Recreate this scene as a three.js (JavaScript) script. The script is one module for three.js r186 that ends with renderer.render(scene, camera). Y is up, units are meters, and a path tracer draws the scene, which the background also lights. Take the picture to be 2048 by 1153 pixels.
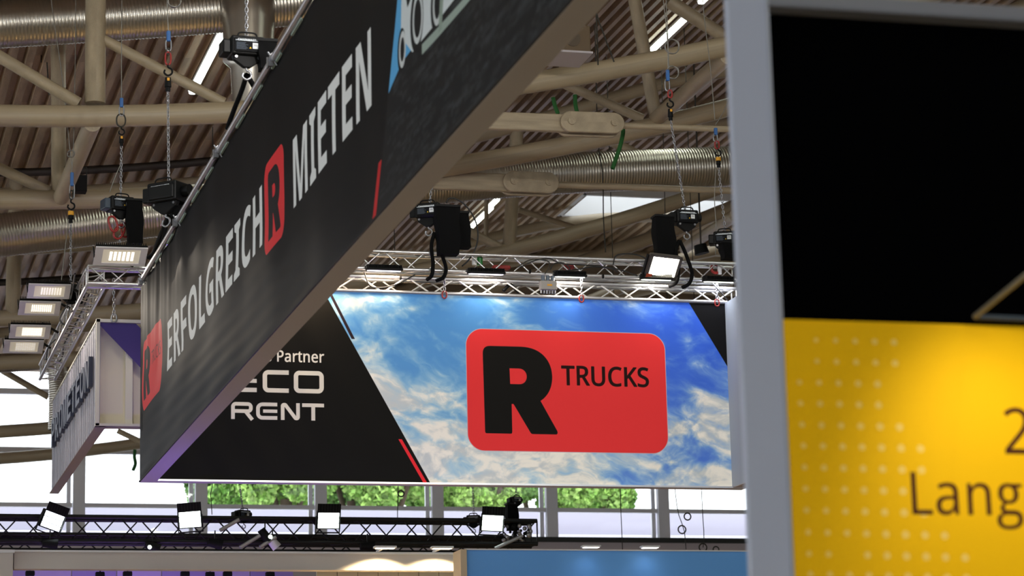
import * as THREE from 'three';
import { RoundedBoxGeometry } from 'three/addons/geometries/RoundedBoxGeometry.js';
import { mergeGeometries } from 'three/addons/utils/BufferGeometryUtils.js';
import { RectAreaLightUniformsLib } from 'three/addons/lights/RectAreaLightUniformsLib.js';
import { FontLoader } from 'three/addons/loaders/FontLoader.js';
import { TextGeometry } from 'three/addons/geometries/TextGeometry.js';

// ---------------------------------------------------------------- camera, sky, exposure
const W = 2048, H = 1153, FPX = 5288.84, EYE = 1.65;
const pitch = 0.209333, yaw = 0.264014, roll = -0.023732;
const scene = new THREE.Scene();
const camera = new THREE.PerspectiveCamera(2 * Math.atan(H / 2 / FPX) * 180 / Math.PI, W / H, 0.2, 600);
camera.position.set(0, EYE, 0);
const fwd = new THREE.Vector3(Math.sin(yaw) * Math.cos(pitch), Math.sin(pitch), -Math.cos(yaw) * Math.cos(pitch));
const flat = new THREE.Vector3(Math.cos(yaw), 0, Math.sin(yaw));
const upright = new THREE.Vector3().crossVectors(flat, fwd);
const right = flat.clone().multiplyScalar(Math.cos(roll)).addScaledVector(upright, Math.sin(roll));
const up = upright.clone().multiplyScalar(Math.cos(roll)).addScaledVector(flat, -Math.sin(roll));
camera.quaternion.setFromRotationMatrix(new THREE.Matrix4().makeBasis(right, up, fwd.clone().negate()));
camera.focus = 37.2;
camera.userData.fStop = camera.getFocalLength() / 33;
scene.background = new THREE.Color().setRGB(0.88, 0.95, 1.0);
scene.backgroundIntensity = 2.5;
RectAreaLightUniformsLib.init();
const renderer = new THREE.WebGLRenderer();
renderer.toneMapping = THREE.LinearToneMapping;
renderer.toneMappingExposure = 1.3;
renderer.shadowMap.enabled = true;

// ---------------------------------------------------------------- helpers
const V = (x, y, z) => new THREE.Vector3(x, y, z);
let seed = 7;
const rnd = () => { seed = (seed * 1664525 + 1013904223) >>> 0; return seed / 4294967296; };
const rr = (a, b) => a + (b - a) * rnd();
// a pixel of the 2048x1153 photograph as a direction, then met with a plane of the hall
const dir = (x, y) => fwd.clone().addScaledVector(right, (x - W / 2) / FPX).addScaledVector(up, (H / 2 - y) / FPX);
const at = (x, y, z) => { const d = dir(x, y); return d.multiplyScalar(z / d.z).add(camera.position); };
const atY = (x, y, wy) => { const d = dir(x, y); return d.multiplyScalar((wy - EYE) / d.y).add(camera.position); };
const atX = (x, y, wx) => { const d = dir(x, y); return d.multiplyScalar(wx / d.x).add(camera.position); };
const metres = (n, p) => n * p.clone().sub(camera.position).dot(fwd) / FPX;   // length of n pixels at p

const taken = {};
const numbered = (n) => { taken[n] = (taken[n] ?? -1) + 1; return taken[n] ? n + '_' + String(taken[n]).padStart(3, '0') : n; };
const shadow = (o) => { o.castShadow = true; o.receiveShadow = true; return o; };
function obj(name, geo, mat, parent) {
  const m = shadow(new THREE.Mesh(Array.isArray(geo) ? (geo.length > 1 ? mergeGeometries(geo.map((g) => { const q = g.index ? g.toNonIndexed() : g; for (const k of Object.keys(q.attributes)) if (!['position', 'normal', 'uv'].includes(k)) q.deleteAttribute(k); return q; })) : geo[0]) : geo, mat));
  m.name = parent ? name : numbered(name);
  (parent ?? scene).add(m);
  return m;
}
function tag(o, label, category, group, kind) {
  if (label) o.userData.label = label;
  if (category) o.userData.category = category;
  if (group) o.userData.group = group;
  if (kind) o.userData.kind = kind;
  return o;
}
function thing(name, label, category, p = V(0, 0, 0), group, turn = 0) {
  const g = new THREE.Group(); g.name = numbered(name); g.position.copy(p); g.rotation.y = turn; scene.add(g);
  return tag(g, label, category, group);
}
const struct = (name, geo, mat, parent) => { const m = obj(name, geo, mat, parent); if (!parent) { m.name = name; m.userData.kind = 'structure'; } return m; };
const box = (w, h, d, x = 0, y = 0, z = 0) => new THREE.BoxGeometry(w, h, d).translate(x, y, z);
const rbox = (w, h, d, r, x = 0, y = 0, z = 0) => new RoundedBoxGeometry(w, h, d, 2, r).translate(x, y, z);
const YUP = V(0, 1, 0);
const UNIT = {};
const unitCyl = (n) => (UNIT[n] ??= new THREE.CylinderGeometry(1, 1, 1, n));
// a straight round bar between two points given in the parent's axes
function bar(name, a, b, r, mat, parent, n = 10) {
  const m = obj(name, unitCyl(n), mat, parent), d = b.clone().sub(a), l = d.length();
  m.position.copy(a).add(b).multiplyScalar(0.5);
  m.quaternion.setFromUnitVectors(YUP, d.multiplyScalar(1 / l)); m.scale.set(r, l, r);
  return m;
}
function barGeo(a, b, r, n = 8) {
  const d = b.clone().sub(a), l = d.length();
  return new THREE.CylinderGeometry(r, r, l, n).applyQuaternion(new THREE.Quaternion().setFromUnitVectors(YUP, d.multiplyScalar(1 / l))).translate((a.x + b.x) / 2, (a.y + b.y) / 2, (a.z + b.z) / 2);
}
const wire = (pts, r, seg = 40, n = 6, closed = false) => new THREE.TubeGeometry(new THREE.CatmullRomCurve3(pts, closed), seg, r, n, closed);
const rel = (p, o) => p.clone().sub(o);

// value noise
const hash = (x, y, s) => { let h = (x * 374761393 + y * 668265263 + s * 974634777) | 0; h = Math.imul(h ^ (h >>> 13), 1274126177); return ((h ^ (h >>> 16)) >>> 0) / 4294967296; };
function noise(x, y, s = 0) {
  const xi = Math.floor(x), yi = Math.floor(y), f = x - xi, g = y - yi, u = f * f * (3 - 2 * f), v = g * g * (3 - 2 * g);
  return (hash(xi, yi, s) * (1 - u) + hash(xi + 1, yi, s) * u) * (1 - v) + (hash(xi, yi + 1, s) * (1 - u) + hash(xi + 1, yi + 1, s) * u) * v;
}
const fbm = (x, y, s = 0, o = 5) => { let a = 0, k = 0.5, t = 0; for (let i = 0; i < o; i++) { a += k * noise(x, y, s + i * 17); t += k; x = x * 2.03 + 11.3; y = y * 2.03 + 5.7; k *= 0.53; } return a / t; };

const canvasOf = (w, h, draw) => { const c = document.createElement('canvas'); c.width = w; c.height = h; draw(c.getContext('2d'), w, h); return c; };
function texOf(canvas) { const t = new THREE.CanvasTexture(canvas); t.colorSpace = THREE.SRGBColorSpace; t.anisotropy = 8; return t; }
function grain(w, h, f, rx = 1, ry = 1) {   // grey grain map for colour or bump
  const d = new Uint8Array(w * h * 4);
  for (let y = 0; y < h; y++) for (let x = 0; x < w; x++) { const v = Math.max(0, Math.min(255, f(x, y) * 255)); d.set([v, v, v, 255], (y * w + x) * 4); }
  const t = new THREE.DataTexture(d, w, h); t.magFilter = THREE.LinearFilter; t.minFilter = THREE.LinearFilter; t.wrapS = t.wrapT = THREE.RepeatWrapping; t.repeat.set(rx, ry); t.needsUpdate = true; return t;
}

// ---------------------------------------------------------------- materials
const std = (color, roughness = 0.6, metalness = 0, more = {}) => new THREE.MeshStandardMaterial({ color, roughness, metalness, side: THREE.DoubleSide, ...more });
const weave = grain(128, 128, (x, y) => 0.5 + 0.25 * Math.sin(x * Math.PI / 2) * Math.cos(y * Math.PI / 2) + 0.2 * (hash(x, y, 3) - 0.5));
const streaks = grain(256, 256, (x, y) => 0.78 + 0.3 * (fbm(x / 20, y / 120, 5, 4) - 0.5) + 0.12 * (hash(x, y, 1) - 0.5));
streaks.colorSpace = THREE.SRGBColorSpace;
const mottled = grain(256, 256, (x, y) => 0.9 + 0.22 * (fbm(x / 40, y / 40, 9, 5) - 0.5) + 0.06 * (hash(x, y, 8) - 0.5));
mottled.colorSpace = THREE.SRGBColorSpace;
const M = {
  deck: std('#d8bb97', 0.45, 0.4, { map: streaks }),
  cream: std('#b3a286', 0.45, 0, { map: mottled }),
  purlin: std('#3a332c', 0.6, 0.2),
  galv: std('#a9a6a0', 0.34, 0.9),
  alu: std('#d9d9dc', 0.3, 0.92),
  aluDull: std('#b4b4b8', 0.42, 0.85),
  black: new THREE.MeshPhysicalMaterial({ color: '#050506', roughness: 0.65, specularIntensity: 0.45, side: THREE.DoubleSide }),
  blackGloss: new THREE.MeshPhysicalMaterial({ color: '#050506', roughness: 0.48, specularIntensity: 0.45, side: THREE.DoubleSide }),
  blackFabric: new THREE.MeshPhysicalMaterial({ color: '#060607', roughness: 0.9, specularIntensity: 0.3, side: THREE.DoubleSide }),
  blackSteel: std('#0d0d0f', 0.45, 0.3),
  cable: std('#0a0a0a', 0.5),
  steel: std('#9b9ba0', 0.35, 0.9),
  rope: std('#8d8a84', 0.5, 0.7),
  ropeDark: std('#3a3833', 0.6, 0.5),
  redPaint: std('#8f1f1c', 0.4),
  orange: std('#d99a1c', 0.5),
  blueTag: std('#2c5f9e', 0.5),
  green: std('#1e5a22', 0.8),
  white: std('#dcdcdc', 0.55),
  bezel: std('#d2ced4', 0.5),
  lens: new THREE.MeshStandardMaterial({ color: '#d8d2c0', roughness: 0.35, emissive: '#fff0d8', emissiveIntensity: 0.16 }),
  underside: std('#b0a7a2', 0.9, 0, { bumpMap: weave, bumpScale: 0.0005 }),
  wall: std('#bfb4b8', 0.9),
  frame: std('#d4d4da', 0.5, 0.0),
  floor: std('#a8977c', 0.8),
  beam: std('#c6c0b8', 0.7),
  beige: std('#cdbb9d', 0.8),
  glass: new THREE.MeshPhysicalMaterial({ color: '#ffffff', roughness: 0.02, transmission: 1, thickness: 0, ior: 1.45, side: THREE.DoubleSide }),
};
const glow = (c, k) => new THREE.MeshStandardMaterial({ color: '#ffffff', emissive: c, emissiveIntensity: k, roughness: 0.5, side: THREE.DoubleSide });
function areaLight(p, towards, w, h, color, intensity, parent = scene) {
  const l = new THREE.RectAreaLight(color, intensity, w, h);
  l.position.copy(p); l.lookAt(towards); l.name = 'lamp_light'; parent.add(l); l.updateMatrixWorld(true);
  return l;
}
function spot(p, target, color, intensity, angle, penumbra = 0.6, radius = 3) {
  const l = new THREE.SpotLight(color, intensity, 0, angle, penumbra, 2);
  l.position.copy(p); l.target.position.copy(target); l.castShadow = true; l.shadow.radius = radius; l.name = 'spot_light';
  scene.add(l, l.target); return l;
}

// ---------------------------------------------------------------- the hall: floor, walls, arched corrugated roof
const ZW = -75, XL = -26, XR = 50, ZB = 34;
const deckY = (x) => EYE + (x < 1.2 ? 13.6 : x < 17 ? 13.6 + 0.0115 * (x - 1.2) ** 2 : x < 23 ? 16.47 + 0.36 * (x - 17) - 0.03 * (x - 17) ** 2 : 17.55);
const chordY = (x) => EYE + 10.68 + (x < 1.2 ? 0 : 0.0107 * (Math.min(x, 24) - 1.2) ** 2);
struct('floor', box(XR - XL + 1, 0.3, ZB - ZW + 1, (XR + XL) / 2, -0.15, (ZB + ZW) / 2), M.floor);
{
  const sky0 = { x0: 20.3, x1: 25.4, z0: -68.9, z1: -66.5 };
  const lights = [sky0];
  for (const x of [-12, -1, 10, 21, 32, 43]) for (const z of [24, 8, -8, -22]) lights.push({ x0: x, x1: x + 4, z0: z - 3, z1: z });
  const pitchM = 0.31, rib = 0.13, pos = [], idx = [], uv = [];
  const quad = (a, b, za, zb) => {
    const k = pos.length / 3, l = Math.hypot(b[0] - a[0], b[1] - a[1]);
    pos.push(a[0], a[1], za, b[0], b[1], za, b[0], b[1], zb, a[0], a[1], zb);
    uv.push(a[0] / 2, za / 3, (a[0] + l) / 2, za / 3, (a[0] + l) / 2, zb / 3, a[0] / 2, zb / 3);
    idx.push(k, k + 1, k + 2, k, k + 2, k + 3);
  };
  for (let x = XL - 0.3; x < XR + 0.3; x += pitchM) {
    const pts = [[0, 0], [0.13, 0], [0.165, rib], [0.275, rib], [0.31, 0]].map(([dx, dy]) => [x + dx, deckY(x + dx) + dy]);
    const cuts = lights.filter((s) => x + pitchM > s.x0 && x < s.x1).sort((a, b) => a.z0 - b.z0);
    let z = ZW - 0.3; const runs = [];
    for (const c of cuts) { runs.push([z, c.z0]); z = c.z1; }
    runs.push([z, ZB + 0.3]);
    for (const [za, zb] of runs) for (let i = 0; i < 4; i++) quad(pts[i], pts[i + 1], za, zb);
  }
  const g = new THREE.BufferGeometry();
  g.setAttribute('position', new THREE.Float32BufferAttribute(pos, 3)); g.setAttribute('uv', new THREE.Float32BufferAttribute(uv, 2)); g.setIndex(idx);
  const gg = g.toNonIndexed(); gg.computeVertexNormals();
  const c = struct('ceiling', gg, M.deck);
  tag(c, 'ribbed trapezoidal steel roof deck of the fair hall', null);
  // skylight curbs and panes: children of the ceiling
  lights.forEach((s) => {
    const y = Math.max(deckY(s.x0), deckY(s.x1)) + 0.1, yb = Math.min(deckY(s.x0), deckY(s.x1)) - 0.06, h = 0.9 + y - yb, w = s.x1 - s.x0, d = s.z1 - s.z0, cx = (s.x0 + s.x1) / 2, cz = (s.z0 + s.z1) / 2, cy = yb + h / 2;
    obj('skylight_curb', [box(0.12, h, d + 0.1, s.x0 - 0.25, cy, cz), box(0.12, h, d + 0.1, s.x1 + 0.25, cy, cz), box(w + 0.5, h, 0.1, cx, cy, s.z0), box(w + 0.5, h, 0.1, cx, cy, s.z1)], M.white, c);
    obj('skylight_pane', box(w + 0.4, 0.02, d, cx, yb + h, cz), M.glass, c);
  });
}
// side and back walls with their window bands (all outside the picture)
function bandWall(name, alongZ, fixed, a, b, top, y0, y1) {
  const mid = (a + b) / 2, len = b - a, parts = [];
  const put = (l, h, c, y) => parts.push(alongZ ? box(0.4, h, l, fixed, y, c) : box(l, h, 0.4, c, y, fixed));
  put(len, y0, mid, y0 / 2); put(len, top - y1, mid, (y1 + top) / 2);
  for (let t = a; t <= b + 0.01; t += 6) put(0.5, y1 - y0, t, (y0 + y1) / 2);
  const w = struct(name, parts, M.wall);
  for (let t = a; t + 6 <= b + 0.01; t += 6) obj('window_pane', alongZ ? box(0.02, y1 - y0, 5.5, fixed, (y0 + y1) / 2, t + 3) : box(5.5, y1 - y0, 0.02, t + 3, (y0 + y1) / 2, fixed), M.glass, w);
  return w;
}
bandWall('wall_left', true, XL - 0.2, ZW, ZB, deckY(XL) + 0.2, 1.5, 9.5);
bandWall('wall_back', false, ZB + 0.2, XL, XR, 19.6, 1.0, 7.0);
struct('wall_right', box(0.4, 20, ZB - ZW + 0.8, XR + 0.2, 10, (ZB + ZW) / 2), M.wall);

// far wall: solid below, curtain wall of mullions, rails and panes above
{
  const sill = at(400, 1072, ZW).y, r1 = at(400, 1014, ZW).y, r2 = at(50, 901, ZW).y, r3 = at(50, 784, ZW).y, gtop = at(50, 742, ZW).y;
  const w = struct('wall_far', box(XR - XL, sill - 0.12, 0.4, (XR + XL) / 2, (sill - 0.12) / 2, ZW - 0.2), M.wall);
  const ledge = struct('trim_1', box(XR - XL, 0.14, 0.5, (XR + XL) / 2, sill - 0.05, ZW - 0.1), std('#1c211f', 0.5));
  const x0 = 7.42 - 3.47 * 9, n = 22;
  const frame = new THREE.Group(); frame.name = 'window_1'; frame.userData.kind = 'structure'; frame.userData.label = 'tall glazed curtain wall with grey mullions at the far end of the hall'; scene.add(frame);
  for (let i = 0; i <= n; i++) {
    const x = x0 + 3.47 * i, top = gtop;
    obj('mullion', [box(0.34, top - sill, 0.22, x + 0.02, (top + sill) / 2, ZW), box(0.12, top - sill, 0.1, x - 0.26, (top + sill) / 2, ZW - 0.1)], M.frame, frame);
    if (i === n) break;
    const cx = x + 1.735, rows = [sill, r1, r2, r3, gtop];
    for (let k = 0; k < 4; k++) {
      obj('window_pane', box(3.1, rows[k + 1] - rows[k] - 0.1, 0.03, cx, (rows[k] + rows[k + 1]) / 2, ZW - 0.06), M.glass, frame);
      if (k) obj('rail', box(3.13, k === 1 ? 0.12 : 0.16, 0.16, cx, rows[k], ZW), M.frame, frame);
    }
  }
  obj('upper_wall', box(XR - XL, 21 - gtop, 0.3, (XR + XL) / 2, (21 + gtop) / 2, ZW), std('#8d7b68', 0.8), w);
  for (const [a, b] of [[XL, x0], [x0 + 3.47 * n, XR]]) if (b - a > 0.1) obj('wall_panel', box(b - a, gtop - sill, 0.3, (a + b) / 2, (gtop + sill) / 2, ZW), M.wall, w);
}

// outside: neighbouring flat-roofed hall and a row of trees
{
  const z = -92, top = at(600, 1019, z).y;
  const b = thing('neighbouring_building', 'white flat-roofed building with a ribbed parapet seen through the far windows', 'building', V(20, 0, z));
  obj('wall', box(160, top - 1.6, 6, 0, (top - 1.6) / 2, -3), std('#aaa5b4', 0.8), b);
  obj('parapet', box(160, 0.85, 6.4, 0, top - 0.42, -2.9), std('#b4b2c2', 0.8), b);
  obj('cornice', box(160, 0.62, 6.8, 0, top - 1.2, -2.8), std('#cfcdd8', 0.7), b);
  const leafG = new THREE.PlaneGeometry(0.19, 0.14);
  const mk = (cols) => cols.map((c) => std(c, 0.8, 0));
  const leaves = mk(['#557f3c', '#6c9a45', '#8bb657', '#a8cc6b']);
  const bark = std('#4a3d2e', 0.9);
  const spots = [[445, 962, 4.2, 0], [500, 945, 4.6, 1], [572, 935, 5.2, 2], [622, 962, 4.0, 1], [705, 940, 5.2, 0], [775, 930, 5.6, 2], [838, 945, 5.0, 1], [912, 985, 3.6, 2], [968, 960, 3.8, 3], [1070, 968, 3.6, 1], [1130, 984, 3.0, 3], [1180, 962, 4.6, 2], [1222, 992, 2.8, 1]];
  const tint = new THREE.Color();
  const treeLabels = ['dark tree edging the white panes, beyond the second LED panel lamp', 'green tree behind the small dark hoist on the stage truss', 'tall light tree outside the pane between small hoist and third LED lamp', 'green tree behind the mullion at the third LED lamp', 'dark dense tree outside the pane right of the third LED lamp', 'tall light tree behind the rope with one coil', 'green tree beside the mullion past the coiled rope', 'light tree with sky gaps behind the low dark hoist', 'yellow-green tree behind the last LED panel lamp', 'green tree behind the tall dark hoist with bag', 'low yellow-green tree just past the tall dark hoist', 'broad light tree over the blue fascia', 'small green tree last before the empty white panes'];
  spots.forEach(([x, y, r, tone], i) => {
    const zt = -106 + (i % 3) * 2.2, c = at(x, y + 14, zt), k = r / 7.4;
    const t = thing('tree', treeLabels[i], 'tree', V(c.x, 0, c.z), 'trees outside the far windows');
    obj('trunk', [barGeo(V(0, 0, 0), V(0, c.y - 1, 0), 0.24, 8), barGeo(V(0, c.y - 3, 0), V(1.2 * k, c.y, 0.3), 0.12, 6), barGeo(V(0, c.y - 2.6, 0), V(-1.1 * k, c.y + 0.4, -0.3), 0.11, 6)], bark, t);
    const lumps = []; for (let j = 0; j < 16; j++) { const a = rr(0, 6.28), e = rr(-0.9, 1), q = Math.sqrt(1 - e * e * 0.8); lumps.push([Math.cos(a) * q * 2.0 * k, e * 1.5 * k, Math.sin(a) * q * 1.3 * k, rr(0.65, 1.15) * k]); }
    for (const part of [0, 1]) {
      const n = 2600, im = shadow(new THREE.InstancedMesh(leafG, leaves[Math.min(3, Math.max(0, tone + part))], n)), o = new THREE.Object3D();
      for (let j = 0; j < n; j++) {
        const l = lumps[Math.floor(rnd() * lumps.length)], a = rr(0, 6.28), e = rr(-1, 1), q = Math.sqrt(1 - e * e), d = l[3] * Math.cbrt(rr(0.35, 1));
        o.position.set(l[0] + Math.cos(a) * q * d, c.y + l[1] + e * d, l[2] + Math.sin(a) * q * d); o.rotation.set(rr(-1.2, 1.2), rr(0, 6.28), rr(-1, 1)); o.scale.setScalar(rr(0.7, 1.3)); o.updateMatrix(); im.setMatrixAt(j, o.matrix); im.setColorAt(j, tint.setScalar(rr(0.4, 1.35)));
      }
      im.name = 'foliage'; im.userData.kind = 'stuff'; t.add(im);
    }
  });
}

// ---------------------------------------------------------------- roof steelwork
const ZA = -38, ZBt = -43.175, ZC = -53.25, ZD = -58.3, ZE = -68.3, ZF = -73.2;
const archTruss = (z, which, webs) => {
  const t = thing('roof_truss', 'cream painted tubular steel roof truss, ' + which, 'roof truss', V(0, 0, 0), 'roof trusses');
  const pts = (f) => { const p = []; for (let x = XL; x <= XR; x += 2) p.push(V(x, f(x), z)); return p; };
  obj('bottom_chord', wire(pts(chordY), 0.165, 90, 18), M.cream, t);
  if (z !== ZBt) obj('top_chord', wire(pts((x) => deckY(x) - 0.35), 0.15, 90, 14), M.cream, t);
  for (const [a, b, d] of webs) bar(b[1] < -20 || Math.abs(a[0] - b[0]) < 60 ? 'post' : 'diagonal', at(a[0], a[1], a[2] ?? z), at(b[0], b[1], b[2] ?? z), metres(d, at(a[0], a[1], z)) / 2, M.cream, t, 18);
  return t;
};
archTruss(ZA, 'with the thick post beside the upper duct', [[[190, 207], [192, -90], 41], [[157, 207], [-40, 90], 25], [[448, 206], [195, 73], 22], [[185, 246, ZA], [121, 398, ZBt], 36], [[1312, 238, ZBt], [1456, 112, ZA], 34]]);
archTruss(ZBt, 'second, crossing in front of the middle spiral duct', [[[118, 392], [116, 60], 30], [[97, 383], [-40, 318], 22], [[1285, 238], [1110, 160], 19], [[1311, 232], [1264, -30], 27], [[1337, 2], [1450, 74], 28]]);
archTruss(ZC, 'third, passing over the flood lamps', [[[25, 632], [37, 240], 30], [[103, 312], [52, 277], 15], [[1018, 494], [1034, 258], 27], [[1417, 380], [1219, 281], 20], [[1004, 498], [925, 456], 18], [[1369, 497, ZD], [1470, 432, ZC], 24]]);
archTruss(ZD, 'fourth, behind the truss over the flood lamps', [[[972, 488], [974, 250], 9], [[1037, 420], [1175, 464], 12], [[95, 380], [240, 420], 14], [[310, 440], [290, 405], 18]]);
archTruss(ZE, 'fifth, seen against the white panes of the far wall', [[[97, 795], [5, 742], 13], [[300, 893], [235, 862], 11]]);
archTruss(ZF, 'lowest band before the white far panes', []);
{ // pinned ties
  const tie = (z, y0, xa, xb, xc, xd, slope, label) => {
    const p = (x, dy = 0) => at(x, y0 + (x - xb) * slope + dy, z);
    const s = metres(1, p(xb)), t = thing('tie_rod', label, 'tie rod', V(0, 0, 0), 'pinned steel ties under the roof');
    const put = (name, g, a, mat = M.cream) => { const m = obj(name, g, mat, t); m.position.copy(a); return m; };
    const A = p(xa), B = p(xb + 20), C = p(xc), D = p(xd), len = B.distanceTo(A), ang = Math.atan2(B.y - A.y, B.x - A.x);
    const bm = put('flat_bar', rbox(len, 36 * s, 0.12, 0.02), A.clone().add(B).multiplyScalar(0.5)); bm.rotation.z = ang;
    const pl = C.distanceTo(p(xb)), sh = new THREE.Shape(), R = 20 * s;
    sh.absarc(0, 0, R, Math.PI / 2, Math.PI * 1.5); sh.absarc(pl - 2 * R, 0, R, -Math.PI / 2, Math.PI / 2); sh.closePath();
    for (const dz of [0.1, -0.16]) { const m = put('joint_plate', new THREE.ExtrudeGeometry(sh, { depth: 0.05, bevelEnabled: true, bevelSize: 0.01, bevelThickness: 0.01, bevelSegments: 1, curveSegments: 16 }), p(xb).add(V(R, 0, dz))); m.rotation.z = ang; }
    for (const q of [0, pl - 2 * R]) { const c = p(xb).add(V(R + q * Math.cos(ang), q * Math.sin(ang), 0)); const m = put('pin', new THREE.CylinderGeometry(7.5 * s, 7.5 * s, 0.4, 20).rotateX(Math.PI / 2), c); }
    bar('rod', C, D, 6.5 * s, M.cream, t, 14);
  };
  tie(ZA - 0.25, 247, 700, 1118, 1242, 1500, 0.035, 'cream tie bar ending in a pinned plate joint with green straps beside it');
  tie(ZBt - 0.25, 366, 600, 1004, 1112, 1500, 0.035, 'cream tie bar with pinned plate joint above the chain hoist with a cable');
}
// purlins under the deck
for (const [x, y, dark] of [[285, 333, 1], [60, 562, 1], [300, 700, 1]]) {
  let wy = 15.5; for (let i = 0; i < 40; i++) { const q = atY(x, y, wy); wy = 0.5 * wy + 0.5 * (deckY(q.x) - 0.15); }
  const z = atY(x, y, wy).z, pts = []; for (let k = XL; k <= 10; k += 2) pts.push(V(k, deckY(k) - 0.16, z));
  const g = wire(pts, 0.085, 60, 4);
  tag(obj('roof_purlin', g, M.purlin), ['dark steel purlin under the deck above the middle spiral duct', 'dark steel purlin under the deck behind the chain hoist on the lamp truss', 'dark steel purlin nearest the far windows'][Math.round(Math.abs(z) / 10) - 5] ?? 'dark steel purlin under the roof deck', 'purlin');
}

// spiral ducts
function spiralDuct(pts, r, label, mat, extra) {
  const t = thing('spiral_duct', label, 'air duct', V(0, 0, 0), 'spiral air ducts');
  const curve = new THREE.CatmullRomCurve3(pts), L = curve.getLength(), n = Math.min(2400, Math.floor(L / 0.019)), m = 28, pos = [], idx = [];
  const fr = curve.computeFrenetFrames(n, false);
  for (let i = 0; i <= n; i++) {
    const p = curve.getPointAt(i / n), ridge = i % 3 === 0 ? 0.011 : 0;
    for (let j = 0; j < m; j++) { const a = j / m * 6.28318, q = r + ridge; pos.push(p.x + q * (Math.cos(a) * fr.normals[i].x + Math.sin(a) * fr.binormals[i].x), p.y + q * (Math.cos(a) * fr.normals[i].y + Math.sin(a) * fr.binormals[i].y), p.z + q * (Math.cos(a) * fr.normals[i].z + Math.sin(a) * fr.binormals[i].z)); }
  }
  for (let i = 0; i < n; i++) for (let j = 0; j < m; j++) { const a = i * m + j, b = i * m + (j + 1) % m; idx.push(a, b, a + m, b, b + m, a + m); }
  const g = new THREE.BufferGeometry(); g.setAttribute('position', new THREE.Float32BufferAttribute(pos, 3)); g.setIndex(idx); g.computeVertexNormals();
  obj('duct_pipe', g, mat, t);
  extra?.(t);
  return t;
}
const M_spiral = std('#b9b3a8', 0.3, 0.92);
{
  const z = -40.6, a = at(-40, 50, z), b = at(230, 33, z), c = at(470, 15, z), d = at(800, -20, z), r = metres(49, a);
  spiralDuct([at(-600, 86, z), a, b, c, d], r, 'large silver spiral duct across the upper corner of the roof', M_spiral, (t) => {
    const e = at(497, 40, z + 0.5), s = metres(1, e);
    obj('drop_elbow', new THREE.LatheGeometry([[0, 1.9], [0.5, 1.8], [0.95, 1.35], [1.1, 0.9], [1.1, 0], [1.02, -2], [1.07, -2.05], [1.07, -2.15], [0.75, -2.5], [0.68, -4.4], [0.6, -4.4]].map(([x, y]) => new THREE.Vector2(x * 48 * s, y * 40 * s)), 28), M_spiral, t).position.copy(e);
  });
}
{
  const z = -48.6, P = [[-600, 540], [-60, 478], [46, 466], [192, 448], [300, 433], [1000, 356], [1480, 332]].map(([x, y]) => at(x, y, z));
  spiralDuct(P, metres(43, P[2]), 'long silver spiral duct passing behind the hoists under the middle trusses', M_spiral);
}
{
  const z = -64, P = [[-500, 732], [-70, 728], [0, 727], [60, 723], [95, 722], [112, 735], [116, 765], [116, 860]].map(([x, y]) => at(x, y, z));
  spiralDuct(P, metres(19, P[2]), 'dull spiral duct bending down in front of the far windows', M_spiral);
}

// strip lights under the deck
for (const [pa, pb, label] of [[[384, 186], [446, 66], 'bright strip light under the deck beside the upper duct drop'], [[1301, 104], [1376, 32], 'bright strip light behind the rope with two coils'], [[1404, 5], [1460, -52], 'bright strip light mostly hidden by the white post'], [[944, 456], [978, 418], 'bright strip light behind the hoist with a looping cable'], [[980, 415], [993, 400], 'short stub of strip light behind the pinned tie']]) {
  let ya = 15, yb = 15; for (let i = 0; i < 40; i++) { ya = 0.5 * ya + 0.5 * (deckY(atY(...pa, ya).x) - 0.12); yb = 0.5 * yb + 0.5 * (deckY(atY(...pb, yb).x) - 0.12); }
  const a = atY(...pa, ya), b = atY(...pb, yb), len = a.distanceTo(b), c = a.clone().add(b).multiplyScalar(0.5);
  const t = thing('strip_light', label, 'strip light', c, 'strip lights under the roof');
  obj('tray', box(0.16, 0.05, len, 0, 0.05, 0), M.white, t);
  obj('lamp_tube', rbox(0.13, 0.07, len, 0.03), glow('#f6fff0', 6), t);
  areaLight(c.clone().add(V(0, -0.06, 0)), c.clone().add(V(0, -5, 0)), 0.12, len, '#f4fff0', 14);
}
// further rows of the same strip lights outside the picture
for (const x of [6.7, 17, -4]) for (const z of [-30, -16, -2, 12]) {
  const y = deckY(x) - 0.15, t = thing('strip_light', 'strip light in the rows above and behind the viewer', 'strip light', V(x, y, z), 'strip lights out of view');
  obj('tray', box(0.16, 0.05, 6, 0, 0.05, 0), M.white, t); obj('lamp_tube', rbox(0.13, 0.07, 6, 0.03), glow('#f6fff0', 6), t);
  areaLight(V(x, y - 0.06, z), V(x, 0, z), 0.12, 6, '#f4fff0', 40);
}

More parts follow.
